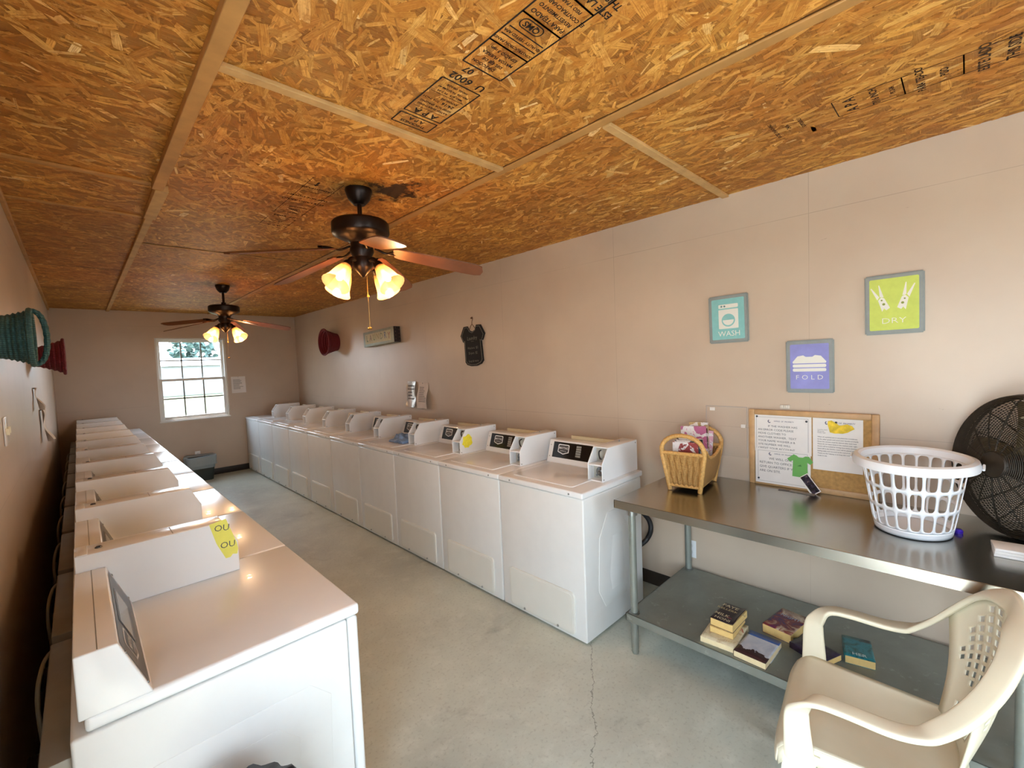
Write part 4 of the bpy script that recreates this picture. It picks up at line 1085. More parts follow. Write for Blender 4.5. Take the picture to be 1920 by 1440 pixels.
# ---- cork board and what is pinned to it
t = thing('cork_board', 'wood framed cork board standing on the steel table against the right wall', 'notice board', (2.944, .626, TZ))
def cb(x): return x
CW, CH = .311, .455
MB().box(-.012, -.002, -CW+.02, CW-.02, .02, CH-.02).build('cork', mat('cork', '#B58D56', .9, var=.18, vscale=60, bump=.3, bscale=200), t)
b = MB(); fw = .032
b.box(-.020, 0, -CW, -CW+fw, 0, CH, .004).box(-.020, 0, CW-fw, CW, 0, CH, .004).box(-.020, 0, -CW+fw, CW-fw, 0, fw, .004).box(-.020, 0, -CW+fw, CW-fw, CH-fw, CH, .004)
b.build('wooden_frame', mat('oak_frame', '#BE9667', .5, var=.14, vscale=16), t)
def pinned(name, label, y0, y1, z0, z1, off, rot, body, m=PAPER, head=None, border=False, pins=(), cat='paper', group=None):
    """sheet on the cork board; y0 > y1 because left in the photo is larger y"""
    yc, zc = (y0+y1)/2, (z0+z1)/2; w, h = y0-y1, z1-z0
    t = thing(name, label, cat, (2.944-.0125-off, yc, zc), 0, group); t.rotation_euler = (rot, 0, 0)
    def P(a, c, o=0): return V((-o, -a, c))
    MB().grid(lambda u, v: P((u-.5)*w, (v-.5)*h, .0012+.004*max(0, .25-v)*(u-.3)), 8, 8).build('sheet', m, t, angle=180)
    b = MB()
    for tx, a, c, sz, wg in body: b.text(tx, P(a*w, c*h, .0032), (0, -1, 0), (0, 0, 1), sz, 'LEFT' if a < -.2 else 'CENTER', weight=wg)
    if border:
        for q in ((-.45, .45, .44, .445), (-.45, .45, -.445, -.44), (-.45, -.446, -.44, .44), (.446, .45, -.44, .44)):
            b.add([P(q[0]*w, q[2]*h, .0032), P(q[1]*w, q[2]*h, .0032), P(q[1]*w, q[3]*h, .0032), P(q[0]*w, q[3]*h, .0032)], [(0, 1, 2, 3)])
    b.build('printing', INK, t, smooth=False, recalc=False)
    if head:
        b = MB()
        for tx, a, c, sz in head: b.text(tx, P(a*w, c*h, .0034), (0, -1, 0), (0, 0, 1), sz, weight=.01)
        b.tube(cr([P(-.22*w, c*h+.006, .0034), P(-.235*w, c*h-.002, .0034), P(-.215*w, c*h-.009, .0034), P(-.195*w, c*h-.007, .0034)], 5), .0025, 6)
        b.build('letterhead', mat('violet_grey_ink', '#6c6a80', .8), t, smooth=False)
    for a, c in pins:
        MB().lathe([(0, .009), (.004, .008), (.0035, .004), (.006, .003), (.006, .002), (0, .002)], 10, Matrix.Translation(P(a*w, c*h, 0)) @ R(-PI/2, 'Y')).build('push_pin', mat('dark_pin', '#26262c', .3), t)
    return t
h = .0165
pinned('notice_paper', 'bordered notice about washer error codes pinned at the upper left of the cork board', .910, .612, 1.090, 1.312, .0008, .0,
  [('IF THE WASHER HAS', -.24, .20, h, 0), ('AN ERROR CODE PLEASE', -.42, .10, h, 0), ('MOVE CLOTHES TO', -.42, .0, h, 0), ('ANOTHER WASHER.  TEXT', -.42, -.10, h, 0), ('YOUR NAME WASHER # &', -.42, -.2, h, 0), ('SITE NUMBER WE WILL', -.42, -.3, h, 0), ('CREDIT YOUR ACCOUNT.', -.42, -.4, h, 0)],
  head=[('OFFICE  OF  PROPERTY', .04, .34, .010)], border=True, pins=((-.44, .45), (.42, .38)))
h = .019
pinned('notice_paper', 'bordered notice about quarters overlapping the lower left of the cork board', .900, .615, .902, 1.110, .0095, .0,
  [('WE WILL ONLY', -.24, .22, h, 0), ('RETURN TO OFFICE TO', -.42, .10, h, 0), ('GIVE QUARTERS IF WE', -.42, -.02, h, 0), ('ARE ON SITE.', -.42, -.14, h, 0)],
  head=[('OFFICE  OF  PROPERTY', .04, .37, .010)], border=True, pins=((-.44, -.38), (.44, -.44)))
lines = ['When all machines are in use please be considerate', 'to the other guests and move your laundry promptly', 'Dryer lint screens must be cleaned after each load', 'Please do not leave items in the washers over night', 'Doors will be locked at closing time every evening', 'Items left in the laundry room will be placed on the', 'folding table and removed at the end of every week', 'Thank you for helping us to keep this room clean and', 'ready to use.']
pinned('notice_paper', 'white typed letter with a yellow patch pinned at the right of the cork board', .606, .382, 1.020, 1.310, .0008, .0,
  [(tx, -.40, .14-.045*k, .0085, .012) for k, tx in enumerate(lines)]+[('Laundry room', -.40, .28, .008, 0), ('All guests', -.40, .25, .008, 0), ('Please read', -.40, .22, .008, 0)],
  head=[('OFFICE  OF  PROPERTY', .10, .42, .011)], pins=((-.02, .43),))
t = thing('yellow_flower', 'torn yellow paper patch stuck near the top of the typed letter', 'paper patch', (2.944-.0195, .487, 1.262))
r = random.Random(11); pts = []
for a, rr in ((160, .052), (140, .062), (125, .055), (108, .030), (85, .016), (55, .020), (35, .045), (15, .062), (-2, .070), (-15, .056), (-35, .048), (-65, .040), (-90, .036), (-115, .042), (-140, .050), (-170, .044)):
    pts.append((-rr*math.cos(math.radians(a)), rr*.85*math.sin(math.radians(a))))
t.name = 'yellow_patch'
MB().prism(pts, -.001, .0005, 'x').build('paper', mat('golden_paper', '#E2C23A', .8, var=.3, vscale=30), t, smooth=False)
t = thing('paper_shirt', 'green paper cut-out of a T-shirt stuck to the lower notice on the cork board', 'paper cut-out', (2.944-.026, .668, 1.028)); t.rotation_euler = (math.radians(6), 0, 0)
sh = [(-.022, .058), (-.036, .062), (-.066, .030), (-.050, .016), (-.036, .026), (-.030, -.066), (.048, -.060), (.034, .028), (.050, .020), (.062, .036), (.040, .064), (.022, .062), (.010, .052), (-.010, .050)]
GREEN = mat('green_paper', '#6DAE5C', .8, var=.04)
MB().prism([(-a, c) for a, c in sh], -.0006, .0006, 'x').build('paper', GREEN, t, smooth=False)
MB().prism([(.012, -.002), (-.004, .010), (-.010, .0)], -.0012, -.0005, 'x').build('mark', mat('dark_green_mark', '#47813f', .8), t, smooth=False)
t = thing('photo_card', 'dark glossy photo card leaning on the lower edge of the cork board', 'card', (2.886, .578, TZ+.0005)); t.rotation_euler = (math.radians(-38), math.radians(16), 0)
MB().box(-.001, .001, -.026, .026, .004, .118).build('card', PAPER, t)
m = NT('dark_photo'); n = m.noise(m.tc(), 45, 3); m.set(color=m.ramp(n.outputs['Fac'], [(.4, hexc('#141019')), (.6, hexc('#3d3648')), (.7, hexc('#a98f7c'))]), rough=.2)
MB().box(-.0016, -.0009, -.022, .018, .008, .114).build('picture', m.m, t)
for k, (x, y, a, lb) in enumerate(((2.872, .70, .12, 'thin dark leaflet lying on the steel table at the foot of the cork board'), (2.868, .645, -.1, 'thin grey leaflet lying on the steel table beside the photo card'))):
    t = thing('leaflet', lb, 'leaflet', (x, y, TZ+.0003+.0012*k), PI/2+a)
    MB().box(-.062, .062, -.018, .018, 0, .001).build('sheet', mat('leaflet_%d' % k, ['#4b453f', '#8f887c'][k], .4, var=.3, vscale=40), t)
# small clip above the board, clear sleeve
t = thing('wall_clip', 'small white plastic clip on the right wall above the cork board', 'clip', (XR, .748, 1.362))
MB().box(-.012, -.0005, -.026, .026, -.011, .011, .004).box(-.020, -.010, -.018, -.004, -.006, .012, .003).box(-.020, -.010, .006, .020, -.006, .012, .003).build('clip_body', mat('clip_white', '#D8CFC2', .35), t)
t = thing('plastic_sleeve', 'empty clear plastic sleeve taped to the right wall behind the wicker basket', 'plastic sleeve', (XR, 1.080, 1.19))
m = NT('clear_vinyl'); m.set(color=hexc('#DED2CA'), rough=.12, alpha=.10, spec=.6); m.bump(m.noise(m.tc(), 14, 4, .6).outputs['Fac'], .35, .01)
MB().grid(lambda u, v: V((-.004-.006*v*(1-v), .126-.252*u, -.16+.32*v)), 10, 10).build('sleeve', m.m, t, angle=180)
b = MB()
b.box(-.006, -.002, -.126, .126, .157, .161).box(-.006, -.002, .123, .126, -.16, .16).box(-.006, -.002, -.126, -.123, -.16, .16)
m = NT('sleeve_edge'); m.set(color=hexc('#DAD0C8'), rough=.2, alpha=.55); b.build_each('welded_edge', m.m, t)
b = MB().box(-.0075, .0005, .07, .10, .13, .15).box(-.0075, .0005, -.115, -.09, .03, .05); b.build_each('tape', mat('clear_tape', '#EDE6DF', .2), t)

# ---- laundry basket
t = thing('laundry_basket', 'white plastic lattice laundry basket standing on the steel table', 'laundry basket', (2.575, .165, TZ+.003))
WPL = mat('white_plastic', '#EDEDEF', .35, spec=.5)
BH = .318
def lb(th, z, o=0):
    f = (z/BH)**.92
    a = .145+(.226-.145)*f+o; c = .127+(.176-.127)*f+o
    return V((a*math.cos(th), c*math.sin(th), z))
NC = 22; rows = [(.03, .118), (.118, .208), (.208, .292)]
b = MB()
for ri, (za, zb) in enumerate(rows):
    for k in range(NC):
        c0, c1 = 2*PI*k/NC, 2*PI*(k+1)/NC
        n = 24; outer = []; inner = []
        for q in range(n):
            a = 2*PI*(q+.5)/n; cx, cz = math.cos(a), math.sin(a); s_ = 1/max(abs(cx), abs(cz))
            ox, oz = cx*s_, cz*s_
            e = 4.2; d = (abs(cx)**e+abs(cz)**e)**(-1/e)
            ix, iz = cx*d*.80, cz*d*.84
            def q_(x, z): return lb(c0+(c1-c0)*(x+1)/2, za+(zb-za)*(z+1)/2)
            outer.append(q_(ox, oz)); inner.append(q_(ix, iz))
        # exact corners for the outer ring
        vs = outer+inner
        b.add(vs, [(i, (i+1) % n, n+(i+1) % n, n+i) for i in range(n)])
        # corner fillers
        for sx, sz in ((1, 1), (-1, 1), (-1, -1), (1, -1)):
            cpt = lb(c0+(c1-c0)*(sx+1)/2, za+(zb-za)*(sz+1)/2)
            d = sorted(range(n), key=lambda i: (outer[i]-cpt).length)[:2]
            b.add([outer[d[0]], cpt, outer[d[1]]], [(0, 1, 2)])
b.build('lattice_wall', WPL, t, solid=.0032, weld=.0006)
b = MB().grid(lambda u, v: lb(u*2*PI, .0+v*.031), 66, 3)
b.grid(lambda u, v: lb(u*2*PI, .004)*v+V((0, 0, .004*(1-v)+.002)), 66, 6)
b.build('bottom', WPL, t, solid=.003, weld=.0005)
b = MB(); N = 96; prof = [(.0, .288), (.004, .318), (.014, .325), (.030, .320), (.036, .300), (.034, .286), (.031, .298), (.012, .314), (.006, .288)]
rings = [[b.bm.verts.new(lb(2*PI*k/N, .3, o)*1+V((0, 0, z-.3+.0*math.cos(4*PI*k/N)))) for o, z in prof] for k in range(N)]
for i in range(N):
    A, B = rings[i], rings[(i+1) % N]
    for k in range(len(prof)): b.bm.faces.new([A[k], B[k], B[(k+1) % len(prof)], A[(k+1) % len(prof)]])
b.build('rim', WPL, t)
for s in (-1, 1):
    b = MB(); th0 = math.radians(90 if s > 0 else 270)
    b.tube([lb(th0+a*.12, .3, .040)+V((0, 0, -.004+.014*(1-abs(a)))) for a in (-1, -.6, 0, .6, 1)], .0045, 8)
    b.build('handle_lip', WPL, t)

# ---- floor fan lying on the table
FB = mat('dusty_black_wire', '#2e251a', .55, .2, var=.3, vscale=30)
FBL = mat('dusty_blade', '#6a5f44', .5, .2, var=.2)
ax = math.radians(50)                                      # facing down the room and off the wall
t = thing('drum_fan', 'large dusty black wire cage fan tilted against the wall on the steel table', 'fan', (2.715, -.158, TZ+.296), 0)
Mf = R(PI-ax-.0, 'Z') @ R(PI/2-.10, 'Y')                     # local +z = the way it blows
FR = .284
def cage(sign_, name):
    b = MB()
    def dome(r): return sign_*(.028+.085*(1-(r/FR)**2)**.75)
    nr = 34
    for k in range(nr+1):
        r_ = .055+(FR-.055)*k/nr
        b.tube([Mf @ V((r_*math.cos(a), r_*math.sin(a), dome(min(r_, FR*.9999)))) for a in [2*PI*j/56 for j in range(56)]], .0017, 5, closed=True)
    for k in range(16):
        a = 2*PI*k/16; b.tube([Mf @ V((r_*math.cos(a), r_*math.sin(a), dome(min(r_, FR*.9999))-sign_*.003)) for r_ in [.05+(FR-.05)*j/8 for j in range(9)]], .0026 if k % 2 else .0034, 6)
    b.lathe([(0, dome(0.05)+sign_*.004), (.050, dome(.05)+sign_*.002), (.056, dome(.05)-sign_*.004), (0, dome(.05)-sign_*.006)], 28, Mf)
    return b.build(name, FB, t)
cage(1, 'front_grille'); cage(-1, 'rear_grille')
MB().tube([Mf @ V((FR*math.cos(a), FR*math.sin(a), -.022)) for a in [2*PI*j/72 for j in range(72)]], .006, 8, closed=True).tube([Mf @ V((FR*math.cos(a), FR*math.sin(a), .022)) for a in [2*PI*j/72 for j in range(72)]], .006, 8, closed=True).tube([Mf @ V(((FR+.002)*math.cos(a), (FR+.002)*math.sin(a), 0)) for a in [2*PI*j/72 for j in range(72)]], .009, 8, closed=True).build('rim_band', FB, t)
for k in range(3):
    def bl(u, v):
        r_ = .05+.215*u; a = 2*PI*k/3+.4+(v-.5)*(1.15-.25*u)+u*.25
        return Mf @ V((r_*math.cos(a), r_*math.sin(a), (v-.5)*.075))
    MB().grid(bl, 12, 10).build('fan_blade', FBL, t, solid=.002, angle=180)
MB().lathe([(0, .035), (.05, .03), (.055, 0), (.055, -.06), (.075, -.065), (.078, -.125), (.05, -.14), (0, -.14)], 28, Mf).build('motor', FB, t)
b = MB()
b.tube(cr([(.03, .02, -.284), (-.02, -.10, -.284), (-.06, -.22, -.284)], 6), .012, 10)
b.build('stand', FB, t)
b = MB().tube(cr([Mf @ V((-.20, .05, .075)), Mf @ V((-.22, .10, .090)), Mf @ V((-.26, .12, .075)), Mf @ V((-.285, .11, .05))], 6), .0032, 6)
b.build('loose_wire', mat('pale_wire', '#8a8470', .5), t)
t = thing('paper_stack', 'white stack of paper lying on the steel table in front of the black fan', 'paper stack', (2.475, -.142, TZ), math.radians(4))
for k in range(3): MB().box(-.05, .05, -.07, .07, .0005+.011*k, .011*(k+1), .0015, M=R(.03*(k-1), 'Z')).build('sheets', PAPER, t)
tag(MB().lathe([(0, 0), (.013, 0), (.015, .010), (.010, .018), (0, .018)], 16, T(2.635, .022, TZ)).build('bottle_cap', mat('violet_cap', '#3a1c9a', .35)), 'small violet bottle cap on the steel table between the basket and the fan', 'bottle cap')
o = MB().lathe([(0, 0), (.016, 0), (.018, .008), (.018, .05), (.010, .06), (0, .06)], 20, T(2.43, -.176, TZ)).build('dark_bottle', mat('dark_violet_plastic', '#1b1230', .3))
tag(o, 'small dark violet bottle at the right edge of the steel table', 'bottle')

# ---- books on the under-shelf
PAGES = mat('yellowed_pages', '#D9B876', .8, var=.06, vscale=50)
PAGE2 = mat('cream_pages', '#E2CFA4', .8, var=.05, vscale=50)
def cover_mat(name, fn):
    m = NT(name); fn(m); m.set(rough=.32); return m.m
def noisy(c0, c1, c2, sc=14):
    def f(m): m.set(color=m.ramp(m.noise(m.tc(), sc, 5, .65, .8).outputs['Fac'], [(.36, hexc(c0)), (.5, hexc(c1)), (.64, hexc(c2))]))
    return f
def book(label, loc, w, h, th, yaw, cov, pages=PAGES, txt=(), spine=None, curl=0, pitch=0):
    """w along local x (spine on -x), h along local y, lying flat"""
    t = thing('paperback_book', label, 'book', loc, yaw, 'books on the under-shelf'); t.rotation_euler = (0, pitch, yaw)
    MB().box(-w/2+.001, w/2-.001, -h/2+.001, h/2-.001, .001, th-.001, .001, 1).build('pages', pages, t)
    def top(u, v):
        x = -w/2+w*u; return V((x, -h/2+h*v, th+curl*max(0, u-.7)**2*(1 if v > .3 else .5)))
    b = MB().grid(top, 14, 6).grid(lambda u, v: V((-w/2+w*u, -h/2+h*v, .0004)), 1, 1).grid(lambda u, v: V((-w/2, -h/2+h*v, th*u)), 1, 1)
    b.build('cover', cov, t, solid=.0009, weld=.0004, angle=30, recalc=False)
    for tx, x, y, sz, c, wg in txt:
        b = MB(); b.text(tx, (x*w, y*h, th+.0009), (0, -1, 0) if False else (1, 0, 0), (0, 1, 0), sz, weight=wg)
        b.build('title', mat('title_'+c.lstrip('#'), c, .5), t, smooth=False, recalc=False)
    return t
# text must read from the aisle: local +y points towards the wall, so the top of the covers is at +x world
YAWB = -PI/2
def bk(label, cx, cy, z, w, h, th, deg, cov, **k): return book(label, (cx, cy, z), w, h, th, math.radians(-90+deg), cov, **k)
z = SZ+.0005
bk('large cream paperback at the bottom of the left stack on the under-shelf', 2.295, .862, z, .165, .235, .027, 4, cover_mat('cream_cover', noisy('#CDBF9C', '#D9CDAD', '#BFA983', 30)), pages=PAGE2, txt=(('M  A', .18, .22, .05, '#b3543e', .0), ('MARCH', .0, -.36, .022, '#d8d2c0', 0)))
bk('coverless tan paperback in the middle of the left stack on the under-shelf', 2.338, .862, z+.0285, .112, .195, .030, 2, cover_mat('tan_cover', noisy('#B08a50', '#C7A468', '#9c7a48', 20)))
bk('worn dark paperback with big pale lettering on top of the left stack', 2.343, .858, z+.060, .112, .190, .038, -2, cover_mat('dark_purple_cover', noisy('#1d1518', '#2c2026', '#3a2c30', 18)), curl=.14,
   txt=(('FAYE', -.16, .36, .036, '#d8c9a4', .012), ('KELLERMAN', .0, .17, .026, '#cdb98c', .012), ('MILK', -.2, -.16, .034, '#d8c9a4', .012), ('AND', .2, -.20, .018, '#b2455c', .01), ('HONEY', .06, -.36, .030, '#d8c9a4', .012)))
def bluewhite(m):
    xyz = m.sep(m.tc()); n = m.noise(m.tc(), 12, 4, .6, .6)
    sky = m.ramp(n.outputs['Fac'], [(.35, hexc('#AFB6C4')), (.7, hexc('#D3D3D8'))])
    f = m.math('ADD', xyz[1], m.math('MULTIPLY', m.math('SUBTRACT', n.outputs['Fac'], .5), .12))
    c = m.mix(m.math('LESS_THAN', f, -.055), sky, hexc('#3b2426'))
    c = m.mix(m.math('GREATER_THAN', xyz[1], .068), c, hexc('#2458A8'))
    m.set(color=c)
bk('white paperback with a blue band at the front edge of the under-shelf', 2.272, .700, z, .142, .222, .030, -2, cover_mat('blue_band_cover', bluewhite), pages=PAGE2)
bk('red and blue thick paperback lying behind the blue banded one on the under-shelf', 2.560, .650, z, .135, .225, .045, -9, cover_mat('red_blue_cover', noisy('#1c2560', '#7a2a22', '#c9b49a', 13)), txt=(('NIGHT', 0, .2, .03, '#9fb0c8', .01),))
bk('teal covered paperback half hidden by the chair arm on the under-shelf', 2.455, .500, z, .110, .165, .020, 48, cover_mat('teal_cover', noisy('#143f45', '#2d6f77', '#12262c', 16)))
bk('dark violet paperback resting on the teal one behind the chair arm', 2.398, .492, z+.0225, .120, .165, .028, 68, cover_mat('violet_cover', noisy('#201827', '#352a48', '#151018', 20)), txt=(), pages=PAGES)
bk('green covered paperback seen through the chair arm on the under-shelf', 2.555, .352, z, .112, .176, .036, 13, cover_mat('green_cover', noisy('#163c34', '#2d7f86', '#0f2a28', 12)), txt=(('HER', 0, -.33, .03, '#cfd6d2', .012),))
# ================================================================== PLASTIC CHAIR
CH_M = NT('cream_resin'); n = CH_M.noise(CH_M.tc(), 6, 4); CH_M.set(color=CH_M.ramp(n.outputs['Fac'], [(.3, hexc('#D7CEB4')), (.7, hexc('#DED5BD'))]), rough=.38, spec=.5)
CH_M.bump(CH_M.noise(CH_M.tc(), 300, 2).outputs['Fac'], .05, .001); CHM = CH_M.m
chair = thing('plastic_chair', 'cream plastic armchair with a pierced round back pulled up to the steel table', 'chair', (CHX, CHY, 0), math.radians(CHR))
# local: +y forward, +x the sitter's right ... z up
SH = .425
def seat(u, v):
    x = u*2-1; y = -.215+.475*v
    w = .215+.045*v**.8
    front = max(0, (v-.86)/.14); z = SH-.012-.022*math.sin(PI*min(1, v*1.1))*(1-x*x)+.018*v+.012*abs(x)**3-.045*front**2
    # rounded front corners
    y -= .05*max(0, abs(x)-.55)**2*4*max(0, v-.6)
    return V((x*w, y, z))
b = MB().grid(seat, 28, 28)
b.build('seat', CHM, chair, solid=.006, angle=180)
b = MB()
for s in (-1, 1):
    b.grid(lambda u, v: seat(.5+.5*s, u)+V((.004*s*v, 0, -.05*v)), 20, 3)
b.grid(lambda u, v: seat(u, 1)+V((0, .006*v, -.045*v)), 28, 3)
b.build('seat_skirt', CHM, chair, solid=.005, angle=180)
RP = [(.288, -.125, CHA+.028), (.274, -.180, CHA+.085), (.248, -.232, CHA+.160), (.198, -.272, CHA+.230), (.112, -.300, CHA+.280), (0, -.310, CHH)]
RC = cr(RP, 8)                                               # right half of the back rim, arm to top
def rimc(u):                                                 # u in -1..1, 0 = top
    f = (1-abs(u))*(len(RC)-1); i = min(int(f), len(RC)-2); p = RC[i].lerp(RC[i+1], f-i)
    return V((math.copysign(p.x, u), p.y, p.z))
def back(u, t):
    """u 0..1 across, t 0..1 from the seat to the rim"""
    x = u*2-1
    e = .70*math.copysign(abs(x)**.85, x)
    top = rimc(e); bot = V((x*.172, -.205+.03*x*x, SH+.02))
    p = bot.lerp(top, t); p.y -= .022*math.sin(PI*t)*(1-x*x*.6); p.x *= 1-.10*math.sin(PI*t)*abs(x)
    return p
b = MB(); NU, NV = 13, 15
for i in range(NU):
    for j in range(NV):
        ua, ub = i/NU, (i+1)/NU; va, vb = j/NV, (j+1)/NV
        uc, vc = (ua+ub)/2*2-1, (va+vb)/2
        hole = .26 < vc < .92 and (uc/.80)**2+((vc-.60)/.34)**2 < 1.0
        if hole:
            fu, fv = .2, .19
            iu0, iu1, iv0, iv1 = ua+(ub-ua)*fu, ub-(ub-ua)*fu, va+(vb-va)*fv, vb-(vb-va)*fv
            P = [back(ua, va), back(ub, va), back(ub, vb), back(ua, vb), back(iu0, iv0), back(iu1, iv0), back(iu1, iv1), back(iu0, iv1)]
            b.add(P, [(0, 1, 5, 4), (1, 2, 6, 5), (2, 3, 7, 6), (3, 0, 4, 7)])
        elif .04 < vc < .22 and i in (2, 4, 6, 8, 10):
            iu0, iu1 = ua+(ub-ua)*.3, ub-(ub-ua)*.3
            b.add([back(ua, va), back(iu0, va), back(iu0, vb), back(ua, vb)], [(0, 1, 2, 3)]); b.add([back(iu1, va), back(ub, va), back(ub, vb), back(iu1, vb)], [(0, 1, 2, 3)])
        else: b.quad(back(ua, va), back(ub, va), back(ub, vb), back(ua, vb))
b.build('backrest', CHM, chair, solid=.005, weld=.0004, angle=60)
MB().grid(lambda u, v: seat(u, 0).lerp(back(u, 0), v)+V((0, -.010*math.sin(PI*v), 0)), 24, 6).build('lower_back', CHM, chair, solid=.006, angle=180)
# one continuous band: front post, arm, sweeping up into the back rim
cp = []; sd = []; wd = []
def add(p, s_, w): cp.append(V(p)); sd.append(V(s_)); wd.append(w)
AH = CHA
add((.255, .185, .380), (0, 1, 0), .088)
add((.266, .188, .45), (0, 1, 0), .080)
add((.280, .190, .55), (.1, 1, .05), .068)
add((.290, .178, AH-.045), (.55, .6, .3), .058)
add((.296, .140, AH-.003), (1, .1, 0), .056)
add((.300, .07, AH+.004), (1, 0, 0), .057)
add((.300, -.03, AH+.000), (1, 0, 0), .060)
add((.296, -.09, AH+.008), (1, -.1, .05), .062)
for k, p in enumerate(RP[:-1]):
    p = V(p); d = (p-V((0, -.24, CHA+.04))); f = k/4
    add(p, (d.x, -.12-.25*f, d.z*(.5+.5*f)), .062)
add((0, -.315, CHH), (0, -.35, 1), .062)
full = [V(p) for p in cp]; S2 = [v.normalized() for v in sd]; W2 = list(wd)
for p, s_, w in list(zip(cp, S2, wd))[-2::-1]:
    full.append(V((-p.x, p.y, p.z))); S2.append(V((-s_.x, s_.y, s_.z)).normalized()); W2.append(w)
for i in range(1, len(S2)):
    if S2[i].dot(S2[i-1]) < 0: S2[i] = -S2[i]
n = 6
b = MB().band(cr(full, n), cr(S2, n), crf(W2, n), .020)
b.build('arm_and_rim', CHM, chair, angle=60)
def leg(x0, y0, x1, y1, ztop, w0, w1):
    b = MB(); N = 10; rings = []
    for k in range(N+1):
        f = k/N; x, y, z = x0+(x1-x0)*f, y0+(y1-y0)*f, ztop*(1-f); w = w0+(w1-w0)*f**.7; th = .006
        sx = 1 if x0 > 0 else -1; sy = 1 if y0 > 0 else -1
        L = [(0, 0), (-w, 0), (-w, -th), (-th, -th), (-th, -w), (0, -w)]
        rings.append([b.bm.verts.new(V((x+sx*a, y+sy*c, z))) for a, c in L])
    for A, B in zip(rings, rings[1:]):
        for k in range(6): b.bm.faces.new([A[k], A[(k+1) % 6], B[(k+1) % 6], B[k]])
    b.bm.faces.new(rings[0][::-1]); b.bm.faces.new(rings[-1])
    bmesh.ops.recalc_face_normals(b.bm, faces=b.bm.faces[:])
    return b.build('leg', CHM, chair, angle=50)
for s in (-1, 1):
    leg(s*.262, .225, s*.285, .275, SH+.0, .095, .042)
    leg(s*.235, -.200, s*.275, -.300, SH-.012, .085, .042)

# ---- dark bag by the nearest dryer
b = MB()
def bag(u, v):
    a = u*2*PI; z = .698*v
    r_ = .135*(1-.12*math.cos(v*9))*(1-max(0, v-.82)**2*14)+.02*noise.noise(V((math.cos(a)*2, math.sin(a)*2, v*5)))+.006*math.sin(a*11+v*6)*v
    r_ = max(.012, r_) if v < .999 else .004
    return V((r_*math.cos(a), r_*.9*math.sin(a), z+.018*noise.noise(V((math.cos(a)*3, math.sin(a)*3, 4)))*v))
b.grid(bag, 64, 40).lathe([(0, 0), (.12, 0)], 32)
o = b.build('laundry_bag', mat('black_nylon', '#1d1c20', .45, var=.4, vscale=14, bump=.5, bscale=22), weld=.0004, angle=180)
o.location = (.228, 1.185, .002)
tag(o, 'black crumpled laundry bag standing against the end of the nearest dryer', 'bag')

# ================================================================== LIGHT
w = bpy.data.worlds.new('sky'); S.world = w; w.use_nodes = True
nt = w.node_tree; nt.nodes.clear()
out = nt.nodes.new('ShaderNodeOutputWorld'); bg = nt.nodes.new('ShaderNodeBackground')
tc = nt.nodes.new('ShaderNodeTexCoord'); sp = nt.nodes.new('ShaderNodeSeparateXYZ'); rp = nt.nodes.new('ShaderNodeValToRGB')
nt.links.new(tc.outputs['Generated'], sp.inputs[0]); nt.links.new(sp.outputs[2], rp.inputs[0])
e = rp.color_ramp.elements; e[0].position = .0; e[0].color = (.80, .92, 1.0, 1); e[1].position = .7; e[1].color = (.55, .76, 1.0, 1)
nt.links.new(rp.outputs[0], bg.inputs[0]); bg.inputs[1].default_value = SKY; nt.links.new(bg.outputs[0], out.inputs[0])
sun = bpy.data.lights.new('sun', 'SUN'); sun.energy = SUN; sun.angle = .02; sun.color = (1, .98, .95)
so = bpy.data.objects.new('sun', sun); COL.objects.link(so); so.rotation_euler = (math.radians(-14), math.radians(-22), 0)
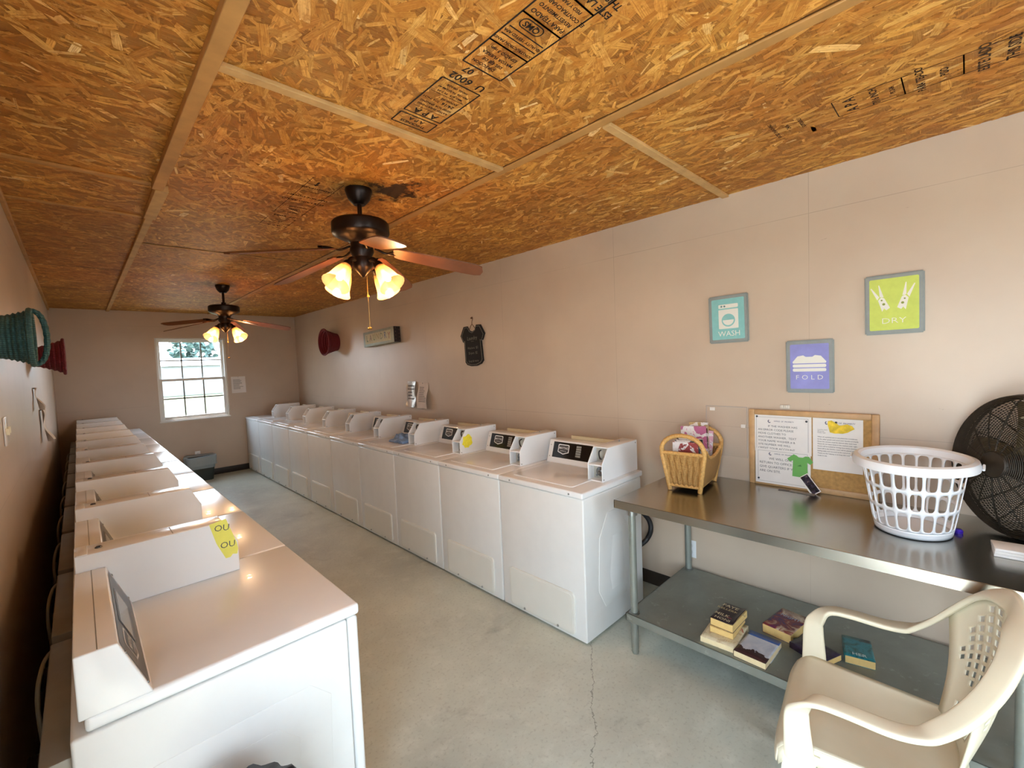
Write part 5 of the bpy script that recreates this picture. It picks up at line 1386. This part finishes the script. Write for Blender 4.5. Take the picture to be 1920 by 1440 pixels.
# portals guide the sky light through the glazing (they add no light of their own)
for x0, x1, z0, z1, y, ry in ((DX0, DX1, DZ0, DZ1, YF-.13, PI/2), (WX0, WX1, WZ0, WZ1, YB+.13, -PI/2), (LY0, LY1, 0, LZ1, None, 0)):
    L = bpy.data.lights.new('portal', 'AREA'); L.shape = 'RECTANGLE'; L.size = x1-x0; L.size_y = z1-z0; L.cycles.is_portal = True
    o = bpy.data.objects.new('portal', L); COL.objects.link(o); o.location = ((x0+x1)/2, y or 0, (z0+z1)/2); o.rotation_euler = (ry, 0, 0)
    if y is None: o.location = (XL-.13, (x0+x1)/2, (z0+z1)/2); o.rotation_euler = (PI/2, 0, -PI/2)
# roof above the boards so that no sun leaks in
struct(MB().box(XL-.4, XR+.4, YF-.5, YB+.5, ZC+.10, ZC+.22).build('roof', mat('roof_grey', '#777774', .8)))

# ================================================================== CAMERA
cam = bpy.data.cameras.new('camera'); co = bpy.data.objects.new('camera', cam); COL.objects.link(co)
cam.sensor_fit = 'HORIZONTAL'; cam.sensor_width = 36; cam.lens = 834.8794/1920*36; cam.clip_start = .02; cam.clip_end = 300
yaw, pitch, roll = .7722, -.0519, -.0401
cy, sy, cp_, sp_, cr_, sr_ = math.cos(yaw), math.sin(yaw), math.cos(pitch), math.sin(pitch), math.cos(roll), math.sin(roll)
fwd = V((sy*cp_, cy*cp_, sp_)); right = V((cy, -sy, 0)); up = right.cross(fwd)
r_ = cr_*right+sr_*up; u_ = -sr_*right+cr_*up
co.matrix_world = Matrix(((r_.x, u_.x, -fwd.x, 0), (r_.y, u_.y, -fwd.y, 0), (r_.z, u_.z, -fwd.z, H_CAM), (0, 0, 0, 1)))
S.camera = co
S.view_settings.view_transform = 'Standard'; S.view_settings.look = 'None'; S.view_settings.gamma = 1; S.view_settings.use_curve_mapping = False
S.view_settings.exposure = EXPOSURE
S.cycles.use_denoising = True
S.cycles.max_bounces = 6; S.cycles.diffuse_bounces = 4; S.cycles.glossy_bounces = 2; S.cycles.caustics_reflective = False; S.cycles.caustics_refractive = False; S.cycles.transmission_bounces = 2; S.cycles.transparent_max_bounces = 12
S.cycles.sample_clamp_indirect = 4; S.cycles.adaptive_threshold = .08
bpy.context.view_layer.update()
